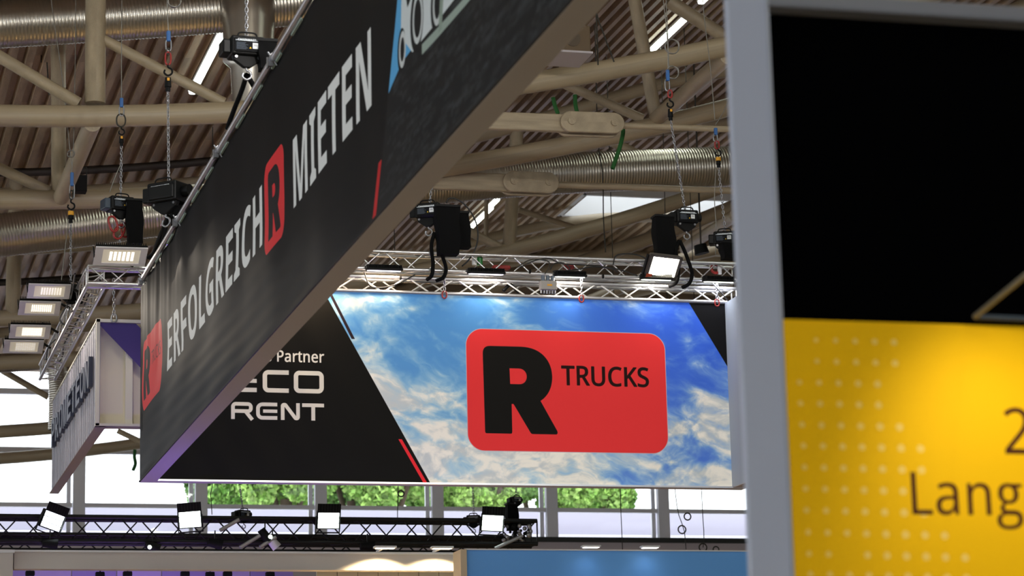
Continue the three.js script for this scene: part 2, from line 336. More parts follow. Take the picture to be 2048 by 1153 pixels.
// ---------------------------------------------------------------- the hanging ring of banners
const X0 = 4.292, X1 = 12.802, Z0 = -35.153, T = 0.209, BY = 4.918 + EYE, BH = 2.65, ZN = -9.8;
function drawR(c, x, y, w, h, fill, hole) {    // the bold letter of the round-cornered logo, in a box x y w h
  const X = (u) => x + u * w, Y = (v) => y + v * h;
  c.fillStyle = fill; c.beginPath();
  c.moveTo(X(0.1), Y(0)); c.lineTo(X(0.52), Y(0)); c.bezierCurveTo(X(0.8), Y(0), X(0.945), Y(0.15), X(0.945), Y(0.33)); c.bezierCurveTo(X(0.945), Y(0.46), X(0.88), Y(0.56), X(0.775), Y(0.615));
  c.lineTo(X(0.995), Y(0.955)); c.quadraticCurveTo(X(1.01), Y(0.995), X(0.97), Y(0.995)); c.lineTo(X(0.665), Y(0.995)); c.quadraticCurveTo(X(0.635), Y(0.995), X(0.622), Y(0.97)); c.lineTo(X(0.405), Y(0.657)); c.lineTo(X(0.378), Y(0.657)); c.lineTo(X(0.378), Y(0.97)); c.quadraticCurveTo(X(0.378), Y(0.995), X(0.355), Y(0.995)); c.lineTo(X(0.035), Y(0.995)); c.quadraticCurveTo(X(0.01), Y(0.995), X(0.01), Y(0.97));
  c.lineTo(X(0), Y(0.09)); c.quadraticCurveTo(X(0), Y(0), X(0.1), Y(0)); c.closePath(); c.fill();
  c.fillStyle = hole; c.beginPath(); c.moveTo(X(0.36), Y(0.25)); c.lineTo(X(0.49), Y(0.25)); c.bezierCurveTo(X(0.63), Y(0.25), X(0.63), Y(0.43), X(0.49), Y(0.43)); c.lineTo(X(0.365), Y(0.43)); c.closePath(); c.fill();
}
const rrect = (c, x, y, w, h, r) => { c.beginPath(); c.roundRect(x, y, w, h, r); };
// text fitted into a width, baseline at y, capital height cap
function fit(c, s, x, y, w, cap, font, spread = 0) {
  c.save(); c.font = font.replace('$', '100px'); const m = c.measureText(s), k = 100 * 0.714;
  c.translate(x, y); c.scale(w / m.width, cap / k); c.fillText(s, 0, 0); if (spread) { c.lineWidth = spread; c.lineJoin = 'round'; c.strokeStyle = c.fillStyle; c.strokeText(s, 0, 0); } c.restore();
}
// far banner print: 8.51 m x 2.65 m
const farPrint = canvasOf(2048, 638, (c, w, h) => {
  const k = w / (X1 - X0), X = (m) => m * k, Y = (m) => h - m * k;
  const im = c.createImageData(w, h), mix = (a, b, t) => a + (b - a) * t, st = (a, b, t) => { t = Math.max(0, Math.min(1, (t - a) / (b - a))); return t * t * (3 - 2 * t); };
  for (let j = 0; j < h; j++) for (let i = 0; i < w; i++) {
    const u = i / k, v = (h - j) / k, right_ = st(4.6, 7.4, u);
    const wx = fbm(u * 1.1, v * 1.5, 40, 4) - 0.5, wy = fbm(u * 1.1 + 9, v * 1.5, 60, 4) - 0.5;
    const big = fbm(u * 0.75 + wx * 1.2 + 3.4, v * 1.7 + wy * 1.1 + u * 0.22, 2, 4), mid = fbm(u * 2.1 + wx * 2.4, v * 4.4 + wy * 2 + u * 0.7, 31, 5), puff = fbm(u * 5.5 + wx * 4, v * 9 + wy * 4 + u, 51, 5);
    let dens = 0.62 * big + 0.55 * mid + 0.34 * puff - 0.74 + 0.2 * st(1.3, 0.1, v) + 0.06 * st(2.4, 1.2, v) - 0.2 * right_ * st(0.75, 1.7, v) - 0.05 * st(2.0, 2.6, v) + 0.07 * st(4.8, 3.0, u) * st(2.4, 1.5, v);
    for (const [cx, cy, rx, ry, amt] of [[7.72, 2.05, 0.16, 0.2, 0.22], [3.0, 2.52, 0.4, 0.16, 0.2], [5.0, 2.3, 0.5, 0.2, 0.12], [8.1, 1.1, 0.5, 0.22, 0.16], [7.9, 0.42, 0.26, 0.14, -0.3], [6.9, 0.12, 0.3, 0.12, -0.16], [3.9, 0.62, 0.3, 0.14, -0.22], [3.5, 1.6, 0.4, 0.14, -0.16], [4.1, 2.2, 0.5, 0.14, -0.12]]) dens += amt * Math.exp(-(((u - cx) / rx) ** 2) - ((v - cy) / ry) ** 2);
    const thin = st(-0.2, 0.16, dens), cover = st(0.0, 0.3, dens), pale = st(2.6, 0.2, v) * 0.25;
    const r0 = mix(86, 56, right_), g0 = mix(150, 100, right_), b0 = mix(216, 220, right_);
    const shade = st(0.3, 0.7, puff), q = (j * w + i) * 4, haze = Math.min(1, pale + thin * mix(0.75, 0.5, right_));
    im.data[q] = mix(mix(r0, 164, haze), 206 + 44 * shade, cover); im.data[q + 1] = mix(mix(g0, 206, haze), 212 + 34 * shade, cover); im.data[q + 2] = mix(mix(b0, 230, haze), 214 + 22 * shade, cover); im.data[q + 3] = 255;
  }
  c.putImageData(im, 0, 0);
  const poly = (pts, f) => { c.fillStyle = f; c.beginPath(); pts.forEach(([a, b], i) => c[i ? 'lineTo' : 'moveTo'](X(a), Y(b))); c.closePath(); c.fill(); };
  poly([[0, 2.7], [2.442, 2.7], [3.937, 0], [0, 0]], '#171614');
  poly([[7.722, 2.7], [8.6, 2.7], [8.6, 1.225]], '#141416');
  poly([[2.555, 2.6], [2.595, 2.6], [2.905, 1.985], [2.86, 1.985]], '#2c2229');
  poly([[3.495, 0.606], [3.545, 0.606], [3.895, 0], [3.84, 0]], '#f0323a');
  c.fillStyle = '#ea3a3c'; rrect(c, X(4.473), Y(2.178), X(2.9), 1.715 * k, 0.24 * k); c.fill(); c.strokeStyle = '#c9b9c4'; c.lineWidth = 2; c.stroke();
  drawR(c, X(4.712), Y(1.938), 1.05 * k, 1.235 * k, '#171614', '#ea3a3c');
  c.fillStyle = '#241311'; fit(c, 'TRUCKS', X(5.84), Y(1.412), 1.29 * k, 0.268 * k, '$ sans-serif', 3.6);
  c.fillStyle = '#e9e4d8'; c.save(); c.textAlign = 'right'; c.font = '100px sans-serif'; const ps = 0.152 / 71.4 * k; c.translate(X(2.475), Y(1.645)); c.scale(ps * 0.93, ps); c.fillText('Business Partner', 0, 0); c.lineWidth = 3; c.strokeStyle = c.fillStyle; c.strokeText('Business Partner', 0, 0); c.restore();
  // wide square-cut letters: C, O in the upper line, R E N T in the lower one
  c.strokeStyle = '#e6dfd0'; c.lineJoin = 'round'; c.lineCap = 'butt';
  const path = (pts, lw, r = 0.05) => { c.lineWidth = lw * k; c.beginPath(); c.moveTo(X(pts[0][0]), Y(pts[0][1])); for (let i = 1; i < pts.length - 1; i++) c.arcTo(X(pts[i][0]), Y(pts[i][1]), X(pts[i + 1][0]), Y(pts[i + 1][1]), r * k); c.lineTo(X(pts.at(-1)[0]), Y(pts.at(-1)[1])); c.stroke(); };
  const e = 0.062, o = e / 2, t1 = 1.525, b1 = 1.214, mid1 = (t1 + b1) / 2;
  rrect(c, X(2.052 + o), Y(t1 - o), (2.468 - 2.052 - e) * k, (t1 - b1 - e) * k, 0.05 * k); c.lineWidth = e * k; c.stroke();
  path([[1.985, t1 - o], [1.625 + o, t1 - o], [1.625 + o, b1 + o], [1.985, b1 + o]], e);
  path([[1.545, t1 - o], [1.185 + o, t1 - o], [1.185 + o, b1 + o], [1.545, b1 + o]], e); path([[1.2, mid1], [1.545, mid1]], e * 0.9);
  const t2 = 1.076, b2 = 0.84, m2 = (t2 + b2) / 2, d = 0.052, q = d / 2;
  path([[1.194 + q, b2], [1.194 + q, t2 - q], [1.49 - q, t2 - q], [1.49 - q, m2 - 0.005], [1.24, m2 - 0.005]], d, 0.04); path([[1.385, m2], [1.485, b2 - 0.005]], d);
  path([[1.825, t2 - q], [1.535 + q, t2 - q], [1.535 + q, b2 + q], [1.825, b2 + q]], d, 0.06); path([[1.63, m2], [1.825, m2]], d * 0.9);
  path([[1.872 + q, b2], [1.872 + q, t2 - q], [1.935, t2 - q], [2.075, b2 + q], [2.135 - q, b2 + q], [2.135 - q, t2]], d, 0.02);
  path([[2.165, t2 - q], [2.468, t2 - q]], d); path([[2.318, t2], [2.318, b2]], d * 1.05);
});
// side banner print in two runs along the banner; a = metres from the far corner
const sideRuns = [[0, 9.7], [9.7, 18.6], [18.6, 25.353]];
const sidePrint = sideRuns.map(([a0, a1], run) => canvasOf(run < 2 ? 2048 : 512, run < 2 ? 1024 : 256, (c, w, h) => {
  c.scale(w / (a1 - a0), h / BH); c.translate(-a0, BH); c.scale(1, -1);
  c.fillStyle = '#09090b'; c.fillRect(0, 0, 26, BH);
  const flip = (f) => { c.save(); c.scale(1, -1); f(); c.restore(); };
  const poly = (pts, f) => { c.fillStyle = f; c.beginPath(); pts.forEach(([a, b], i) => c[i ? 'lineTo' : 'moveTo'](a, b)); c.closePath(); c.fill(); };
  // road and photograph print near the end of the lettering
  poly([[15.2, 0], [16.75, 2.65], [26, 2.65], [26, 0]], '#191a1c');
  for (let i = 0; i < 2600; i++) { c.fillStyle = `rgba(${rnd() < 0.5 ? '70,72,74' : '22,22,24'},0.28)`; const a = 15.2 + Math.pow(hash(i, 1, 4), 0.8) * 10, b = hash(i, 2, 4) * 0.9; if (b < (a - 15.25) * 1.7) c.fillRect(a, b, 0.05 + 0.25 * hash(i, 3, 4), 0.02 + 0.03 * hash(i, 5, 4)); }
  poly([[15.72, 0.88], [16.75, 2.65], [26, 2.65], [26, 1.0], [16.2, 0.98]], '#5aa7dc');
  poly([[16.3, 1.9], [17.3, 2.5], [26, 2.6], [26, 0.95], [16.6, 0.95], [16.2, 1.2]], '#cfd6da');
  for (const [a, b, r] of [[16.22, 1.08, 0.14], [16.75, 1.16, 0.2], [17.35, 1.08, 0.16], [18.3, 1.05, 0.2], [19.2, 1.0, 0.2], [20.6, 1.0, 0.25]]) {
    c.fillStyle = '#17181b'; c.beginPath(); c.ellipse(a, b, r * 1.05, r * 1.25, 0, 0, 7); c.fill();
    c.strokeStyle = '#c9ced0'; c.lineWidth = 0.05; c.beginPath(); c.ellipse(a + 0.03, b, r * 0.7, r * 0.85, 0, 0, 7); c.stroke();
  }
  poly([[16.35, 1.55], [16.75, 1.75], [16.85, 1.45], [16.45, 1.35]], '#15171a'); poly([[17.0, 1.5], [18.6, 1.55], [18.6, 1.38], [17.0, 1.36]], '#1d2226'); poly([[16.9, 0.92], [18.4, 0.86], [18.4, 0.8], [16.9, 0.84]], '#98a79f'); poly([[17.5, 1.25], [17.62, 1.25], [17.5, 0.85], [17.4, 0.85]], '#8b9a90');
  poly([[15.03, 0], [15.17, 0], [15.42, 0.43], [15.3, 0.43]], '#c3272b');
  flip(() => {
    c.fillStyle = '#d9353b'; rrect(c, 0.27, -1.83, 1.9, 0.94, 0.2); c.fill(); drawR(c, 0.42, -1.7, 0.66, 0.68, '#201d20', '#d9353b');
    c.fillStyle = '#5d2226'; fit(c, 'TRUCKS', 1.18, -1.38, 0.83, 0.17, '$ sans-serif', 1.5);
    c.fillStyle = '#d9353b'; rrect(c, 9.98, -1.76, 1.07, 0.92, 0.17); c.fill(); drawR(c, 10.2, -1.64, 0.66, 0.69, '#201d20', '#d9353b');
    c.fillStyle = '#dfe1e2'; fit(c, 'ERFOLGREICH', 2.6, -1.015, 7.33, 0.615, 'bold $ sans-serif'); fit(c, 'MIETEN', 11.43, -0.975, 3.72, 0.66, 'bold $ sans-serif');
  });
}));
// a cloth sheet hung in a vertical plane; fold(a, b) is how far it stands out, a along, b up
function cloth(len, hgt, na, nb, place, fold) {
  const pos = [], uv = [], idx = [];
  for (let j = 0; j <= nb; j++) for (let i = 0; i <= na; i++) { const a = i / na * len, b = j / nb * hgt, p = place(a, b, fold ? fold(a, b) : 0); pos.push(p.x, p.y, p.z); uv.push(i / na, j / nb); }
  for (let j = 0; j < nb; j++) for (let i = 0; i < na; i++) { const a = j * (na + 1) + i, d = a + na + 1; idx.push(a, a + 1, d, a + 1, d + 1, d); }
  const g = new THREE.BufferGeometry(); g.setAttribute('position', new THREE.Float32BufferAttribute(pos, 3)); g.setAttribute('uv', new THREE.Float32BufferAttribute(uv, 2)); g.setIndex(idx); g.computeVertexNormals(); return g;
}
const clothMat = (canvas, rough = 0.55) => new THREE.MeshPhysicalMaterial({ map: texOf(canvas), roughness: rough, specularIntensity: 0.15, side: THREE.DoubleSide });
const M_blackCloth = std('#101012', 0.75);
{ // side banner
  const t = thing('hanging_banner', 'long black banner reading ERFOLGREICH R MIETEN with red logos', 'banner', V(0, 0, 0), 'sides of the hanging banner ring');
  const ss = (a, b, x) => { x = Math.max(0, Math.min(1, (x - a) / (b - a))); return x * x * (3 - 2 * x); };
  const fold = (a, b) => {
    const edge = ss(4.6, 0.3, a) * ss(0.9, 2.3, b), f = a * 2 + 0.3 * Math.sin(a * 3);
    let d = edge * 0.009 * (Math.sin(a * 9.2) + 0.6 * Math.sin(a * 15.7 + 1));
    d += ss(9, 3, a) * ss(1.5, 2.6, b) * 0.009 * Math.sin(a * 4.3 + b * 1.6);
    d += 0.007 * Math.sin((a * 0.9 + b * 6.5)) * ss(2.6, 0.4, b) * ss(20, 3, a) + 0.005 * Math.sin(a * 2.1 - b * 9) * ss(2.4, 0.2, b) * ss(14, 2, a);
    d += 0.004 * Math.sin(b * 34 + a * 0.6) * ss(1.2, 0.2, b) * ss(16, 6, a) + 0.006 * Math.sin(f);
    return d * ss(0, 0.08, b) * ss(0, 0.1, a);
  };
  sideRuns.forEach(([a0, a1], i) => {
    obj('printed_face', cloth(a1 - a0, BH, i < 2 ? 260 : 40, 70, (a, b, f) => V(X0 - f, BY + b, Z0 + a0 + a), (a, b) => fold(a + a0, b)), clothMat(sidePrint[i]), t);
  });
  obj('underside', box(T, 0.01, ZN - Z0, X0 + T / 2, BY - 0.003, (ZN + Z0) / 2), M.underside, t);
  obj('rear_face', box(0.008, BH, ZN - Z0 - T, X0 + T, BY + BH / 2, (ZN + Z0 + T) / 2), M_blackCloth, t);
  obj('back_edge', box(T, BH, 0.008, X0 + T / 2, BY + BH / 2, Z0 - 0.006), M_blackCloth, t);
  // upper pipe with couplers
  const y = BY + BH + 0.012, px = X0 - 0.042;
  const seg = [Z0 + 0.55, -31.2, -27.9, -24.4, -21, -16, ZN];
  for (let i = 0; i < seg.length - 1; i++) bar('pipe', V(px, y, seg[i]), V(px, y, seg[i + 1] - 0.04), 0.036, M.alu, t, 14);
  for (let i = 0; i < seg.length - 1; i++) {
    const z = seg[i];
    obj('coupler', [new THREE.CylinderGeometry(0.046, 0.046, 0.1, 14).rotateX(Math.PI / 2).translate(px, y, z), box(0.05, 0.05, 0.05, px - 0.03, y - 0.06, z), barGeo(V(px - 0.06, y + 0.05, z + 0.03), V(px + 0.03, y - 0.08, z + 0.03), 0.009, 6), barGeo(V(px - 0.05, y - 0.09, z - 0.05), V(px - 0.05, y + 0.02, z - 0.05), 0.012, 6)], M.steel, t);
  }
  const clipM = std('#9fb0a8', 0.5);
  for (let z = Z0 + 2; z < -14; z += 1.1) obj('keder_clip', box(0.02, 0.02, 0.5, X0 - 0.02, BY + BH - 0.03, z), clipM, t);
  obj('lower_rail', box(0.02, 0.02, ZN - Z0, X0 - 0.004, BY + 0.004, (ZN + Z0) / 2), M.black, t);
}
{ // far banner
  const t = thing('hanging_banner', 'sky printed banner with a red R TRUCKS logo and RENT lettering', 'banner', V(0, 0, 0), 'sides of the hanging banner ring');
  const zf = Z0 + T;
  const fold = (a, b) => { const l = Math.max(0, 1 - a / 4); return 0.012 * l * Math.sin(a * 5 - b * 4) * Math.max(0, 1 - b / 0.9) + 0.012 * l * Math.exp(-(((a - 1.25) - (b - 0.3) * 0.5) ** 2) / 0.004) * Math.max(0, 1 - b / 0.8) + 0.004 * l * Math.sin(a * 11 + b * 7); };
  obj('printed_face', cloth(X1 - X0, BH, 220, 60, (a, b, f) => V(X0 + a, BY + b, zf + f), fold), clothMat(farPrint, 0.7), t);
  obj('rear_face', box(X1 - X0 - 0.02, BH, 0.008, (X0 + X1) / 2, BY + BH / 2, Z0 + 0.004), M_blackCloth, t);
  obj('underside', box(X1 - X0 - T, 0.01, T, (X0 + T + X1) / 2, BY - 0.004, Z0 + T / 2), M.underside, t);
  obj('lower_rail', box(X1 - X0 - T, 0.024, 0.02, (X0 + T + X1) / 2, BY, zf + 0.008), M.alu, t);
}
{ // the side of the ring behind the white post, and the near side above the viewer
  const t = thing('hanging_banner', 'grey banner side of the ring running behind the blurred pale post', 'banner', V(0, 0, 0), 'sides of the hanging banner ring');
  obj('inner_face', box(0.008, BH, ZN - Z0 - T, X1 - T, BY + BH / 2, (ZN + Z0 + T) / 2), std('#8d97a4', 0.8), t);
  obj('outer_face', box(0.008, BH, ZN - Z0, X1, BY + BH / 2, (ZN + Z0) / 2), M_blackCloth, t);
  obj('underside', box(T, 0.01, ZN - Z0 - T, X1 - T / 2, BY - 0.004, (ZN + Z0 + T) / 2), M.underside, t);
  const n = thing('hanging_banner', 'dark banner side of the ring above the viewer', 'banner', V(0, 0, 0), 'sides of the hanging banner ring');
  obj('outer_face', box(X1 - X0, BH, 0.008, (X0 + X1) / 2, BY + BH / 2, ZN + 0.006), M_blackCloth, n);
  obj('inner_face', box(X1 - X0 - 2 * T, BH, 0.008, (X0 + X1) / 2, BY + BH / 2, ZN - T), M_blackCloth, n);
}

// ---------------------------------------------------------------- aluminium trusses
// square lattice truss from a to b (axis through its middle), s = distance between tube centres
function latticeTruss(name, label, category, a, b, s, rc, rb, mat, bmat, step, group, sides = [0, 1, 2, 3], every = 1) {
  const t = thing(name, label, category, a, group), d = b.clone().sub(a), L = d.length(); d.normalize();
  const side = V(0, 1, 0).cross(d).normalize(), u = V(0, 1, 0), c = [[-1, -1], [1, -1], [1, 1], [-1, 1]].map(([p, q]) => side.clone().multiplyScalar(p * s / 2).addScaledVector(u, q * s / 2));
  const P = (k, x) => c[k].clone().addScaledVector(d, x);
  for (let k = 0; k < 4; k++) bar('chord', P(k, 0), P(k, L), rc, mat, t, 12);
  const n = Math.max(2, Math.round(L / step));
  for (const k of sides) { const m = (k + 1) % 4; for (let i = 0; i < n; i++) bar('brace', P(i % 2 ? m : k, L * i / n + 0.02), P(i % 2 ? k : m, L * (i + 1) / n - 0.02), rb, bmat, t, 6); }
  for (let x = 0; x <= L + 0.01; x += every === 1 ? L : every) for (let k = 0; k < 4; k++) { const q = Math.min(L, x); bar('end_brace', P(k, q), P((k + 1) % 4, q), rb, bmat, t, 6); }
  return t;
}
const zt = Z0 + T / 2;
latticeTruss('lattice_truss', 'bare aluminium truss carrying hoists, cables and lamps above the sky banner', 'truss', V(X0 + 0.25, at(850, 519.5, zt + 0.12).y - 0.03, zt), V(X1, at(850, 519.5, zt + 0.12).y - 0.03, zt), 0.245, 0.0265, 0.0095, M.alu, M.alu, 0.305, 'aluminium trusses');
const lowTop = BY + BH + 0.21;
latticeTruss('lattice_truss', 'brightly lit aluminium truss along the top edge of the sky banner', 'truss', V(X0 + 0.2, (BY + BH + 0.02 + lowTop) / 2, zt), V(X1 - 0.03, (BY + BH + 0.02 + lowTop) / 2, zt), 0.205, 0.025, 0.0115, M.aluDull, M.white, 0.345, 'aluminium trusses');
// flood lamps washing the sky banner, clamped under the bare truss
const yUp = at(850, 537, zt + 0.12).y - 0.03;
[[628, 'flood lamp in the truss hidden behind the black side banner', 0.5, '#fff2e0'], [768, 'flood lamp body in the truss beside the edge of the side banner', 0.5, '#f3ecff'], [972, 'four-cell flood lamp in the truss below the green bottle', 0.52, '#f6efff'], [1140, 'flood lamp in the truss above the small control box', 0.45, '#f6ffee'], [1312, 'flood lamp under the truss below the bright work light', 0.45, '#f6ffee'], [1437, 'flood lamp in the truss by the white post', 0.45, '#f4ffe9']].forEach(([px, label, w, col], i) => {
  const c = at(px, 549 + (px - 768) * 0.024, zt + 0.2); c.y = yUp - 0.055;
  const t = thing('wash_flood_lamp', label, 'flood lamp', c, 'flood lamps washing the sky banner');
  t.rotation.x = 0.19;
  obj('housing', rbox(w, 0.035, 0.2, 0.008, 0, 0.032, 0), M.black, t);
  const fins = []; for (let k = 0; k < 22; k++) fins.push(box(0.006, 0.05, 0.19, -w / 2 + 0.02 + k * (w - 0.04) / 21, 0.07, 0)); obj('heat_sink', fins, M.black, t);
  obj('led_window', box(w - 0.06, 0.012, 0.16, 0, 0.009, 0), glow(col, 2.2), t);
  obj('bracket', [box(0.015, 0.05, 0.03, -w / 2 - 0.008, 0.05, -0.02), box(0.015, 0.05, 0.03, w / 2 + 0.008, 0.05, -0.02), box(0.03, 0.02, 0.16, -w / 4, 0.05, -0.1), box(0.03, 0.02, 0.16, w / 4, 0.05, -0.1)], M.blackSteel, t);
  areaLight(c.clone().add(V(0, -0.004, 0.0)), c.clone().add(V(0, -1.5, -0.288)), w - 0.06, 0.15, ['#ffdfb8', '#ffe6c4', '#fff0dc', '#fff2e2', '#fff6e8', '#f2f4ff'][i], i ? 45 : 170);
});

// flood lamps of the same kind over the near side of the ring, above the picture, aimed at the sky banner
for (const [x, tx, label] of [[6.2, 6.2, 'flood lamp above the viewer aimed at the black end of the sky banner'], [8.6, 8.8, 'flood lamp above the viewer aimed at the red logo'], [11, 11.4, 'flood lamp above the viewer aimed at the far end of the sky banner']]) {
  const c = V(x, 10.6, -21.5), aim = V(tx, BY + 0.9, Z0), t = thing('front_flood_lamp', label, 'flood lamp', c, 'flood lamps above the picture');
  t.rotation.set(0, Math.PI, 0); obj('housing', rbox(0.6, 0.4, 0.1, 0.02), M.black, t); obj('led_window', box(0.54, 0.34, 0.01, 0, 0, 0.056), glow('#fff6ea', 3), t); obj('hanger', box(0.04, deckY(x) - 10.75, 0.04, 0, (deckY(x) - 10.75) / 2 + 0.17, 0), M.blackSteel, t);
  areaLight(c.clone().add(V(0, 0, -0.07)), aim, 0.54, 0.34, '#fffaf4', 520);
}

// ---------------------------------------------------------------- chains, hoists, ropes
const linkG = new THREE.TorusGeometry(0.0165, 0.0058, 5, 8).scale(1, 1.75, 1), linkG2 = linkG.clone().rotateY(Math.PI / 2);
function chainGeo(a, b) {
  const d = b.clone().sub(a), L = d.length(), n = Math.max(2, Math.round(L / 0.044)), q = new THREE.Quaternion().setFromUnitVectors(YUP, d.clone().normalize()), out = [];
  for (let i = 0; i < n; i++) { const g = (i % 2 ? linkG : linkG2).clone(); g.applyQuaternion(q).translate(a.x + d.x * (i + 0.5) / n, a.y + d.y * (i + 0.5) / n, a.z + d.z * (i + 0.5) / n); out.push(g.toNonIndexed()); }
  return mergeGeometries(out);
}
const hookG = (s = 1) => wire([V(0, 0.07, 0), V(0, 0.035, 0), V(0.04, 0.01, 0), V(0.045, -0.035, 0), V(0, -0.065, 0), V(-0.042, -0.035, 0), V(-0.035, 0, 0)].map((v) => v.multiplyScalar(s)), 0.012 * s, 24, 6);
const ringG = (w, h, r) => wire([V(w, h - w, 0), V(w * 0.7, h - w * 0.3, 0), V(0, h, 0), V(-w * 0.7, h - w * 0.3, 0), V(-w, h - w, 0), V(-w, -h + w, 0), V(-w * 0.7, -h + w * 0.3, 0), V(0, -h, 0), V(w * 0.7, -h + w * 0.3, 0), V(w, -h + w, 0)], r, 36, 6, true);
const labelTex = texOf(canvasOf(512, 256, (c, w, h) => {
  c.fillStyle = '#111214'; c.fillRect(0, 0, w, h); c.fillStyle = '#aeb6c0'; c.fillRect(14, 44, 484, 14); c.font = 'bold 58px sans-serif'; c.textAlign = 'center'; c.fillStyle = '#dfe5ea'; c.fillText('CHAINMASTER', w / 2, 60);
  c.fillStyle = '#5b6470'; for (let i = 0; i < 7; i++) c.fillRect(30, 92 + i * 20, 140 + 90 * hash(i, 2, 6), 7); c.fillStyle = '#cfd3d6'; c.fillRect(330, 90, 110, 110); c.fillStyle = '#444'; c.fillRect(352, 120, 60, 8); c.fillRect(352, 140, 66, 8); c.fillStyle = '#d8b23a'; c.beginPath(); c.moveTo(270, 200); c.lineTo(290, 165); c.lineTo(310, 200); c.fill();
}));
const M_label = new THREE.MeshPhysicalMaterial({ map: labelTex, roughness: 0.8, specularIntensity: 0.3 });
const M_sheet = std('#0b0b0c', 0.85);
function bagGeo(w, h, d, taper = 0.8) {
  const g = new THREE.BoxGeometry(w, h, d, 8, 12, 6), p = g.attributes.position;
  for (let i = 0; i < p.count; i++) { const y = p.getY(i) / h + 0.5, k = taper + (1 - taper) * y, b = 1 + 0.06 * Math.sin(y * 9 + p.getX(i) * 30); p.setX(i, p.getX(i) * k * b + (1 - y) * 0.02); p.setZ(i, p.getZ(i) * (0.85 + 0.15 * Math.sin(y * 3.1)) * b); }
  g.computeVertexNormals(); return g;
}
// p = centre of the motor body; o: turn, bags [[dx, dy, w, h, d]], hook depth, chainTop, slings
function hoist(label, p, o = {}) {
  const k = o.size ?? 1, t = thing('chain_hoist', label, 'chain hoist', p, 'chain hoists', o.turn ?? 0);
  obj('motor_body', [rbox(0.34 * k, 0.2 * k, 0.24 * k, 0.025, 0, 0, 0), rbox(0.3 * k, 0.15 * k, 0.34 * k, 0.03, 0, -0.01, -0.04)], o.mat ?? M.blackGloss, t);
  obj('gear_cover', [rbox(0.1 * k, 0.15 * k, 0.2 * k, 0.02, -0.2 * k, -0.01, -0.02), new THREE.CylinderGeometry(0.06 * k, 0.06 * k, 0.1 * k, 16).rotateZ(Math.PI / 2).translate(0.2 * k, 0.01, -0.02)], o.cover ?? M.blackGloss, t);
  obj('label_plate', new THREE.PlaneGeometry(0.28 * k, 0.14 * k).translate(0, 0.0, 0.135 * k), M_label, t);
  obj('handle', wire([V(-0.1, 0.09, 0.08), V(-0.085, 0.13, 0.08), V(0, 0.14, 0.08), V(0.085, 0.13, 0.08), V(0.1, 0.09, 0.08)].map((v) => v.multiplyScalar(k)), 0.009, 20, 6), M.black, t);
  const sh = new THREE.Shape(); sh.moveTo(-0.15, 0.06); sh.lineTo(0.15, 0.06); sh.lineTo(0.13, 0); sh.lineTo(0.03, -0.07); sh.lineTo(-0.03, -0.07); sh.lineTo(-0.13, 0); sh.closePath();
  const hb = obj('hook_block', new THREE.ExtrudeGeometry(sh, { depth: 0.05, bevelEnabled: true, bevelSize: 0.006, bevelThickness: 0.006, bevelSegments: 1 }).scale(k, k, k).translate(0, -0.14 * k, 0.02), M.black, t);
  for (const s of [-1, 1]) obj('bolt', new THREE.CylinderGeometry(0.016, 0.016, 0.02, 8).rotateX(Math.PI / 2).translate(s * 0.115 * k, -0.115 * k, 0.083), M.steel, hb);
  obj('hook', hookG(1.0 * k).translate(0, -0.27 * k, 0.04), M.steel, t);
  if (o.chainTop) obj('chain', chainGeo(V(0.01, 0.09 * k, 0), rel(o.chainTop, p).applyAxisAngle(YUP, -(o.turn ?? 0))), M.steel, t);
  for (const [x0, y0, x1, y1, dz, taper = 0.86] of o.bags ?? []) {
    const c = at((x0 + x1) / 2, (y0 + y1) / 2, p.z + dz), w = metres(x1 - x0, c), h = metres(y1 - y0, c), d = Math.min(0.22, w), g = bagGeo(w, h, d, taper);
    const b = obj('chain_bag', g, M.blackFabric, t); b.position.copy(rel(c, p).applyAxisAngle(YUP, -(o.turn ?? 0))); b.rotation.y = -(o.turn ?? 0); const [x, y, z] = [0, 0, 0]; obj('bag_rim', box(w * 1.04, 0.03, d * 1.0, x, y + h / 2 - 0.01, z), M.black, b);
  }
  return t;
}
// black webbing slings: each strand a list of [px, py, z]
function sling(label, strands, width = 0.055) {
  const o = at(...strands[0][0]), t = thing('round_sling', label, 'sling', o, 'black slings');
  for (const st of strands) {
    const c = new THREE.CatmullRomCurve3(st.map((q) => rel(at(...q), o))), n = 36, sh = new THREE.Shape(); sh.absellipse(0, 0, 0.012, width / 2, 0, 6.2832);
    obj('strap', new THREE.TubeGeometry(c, n, width / 2, 8), M.blackFabric, t);
  }
  return t;
}
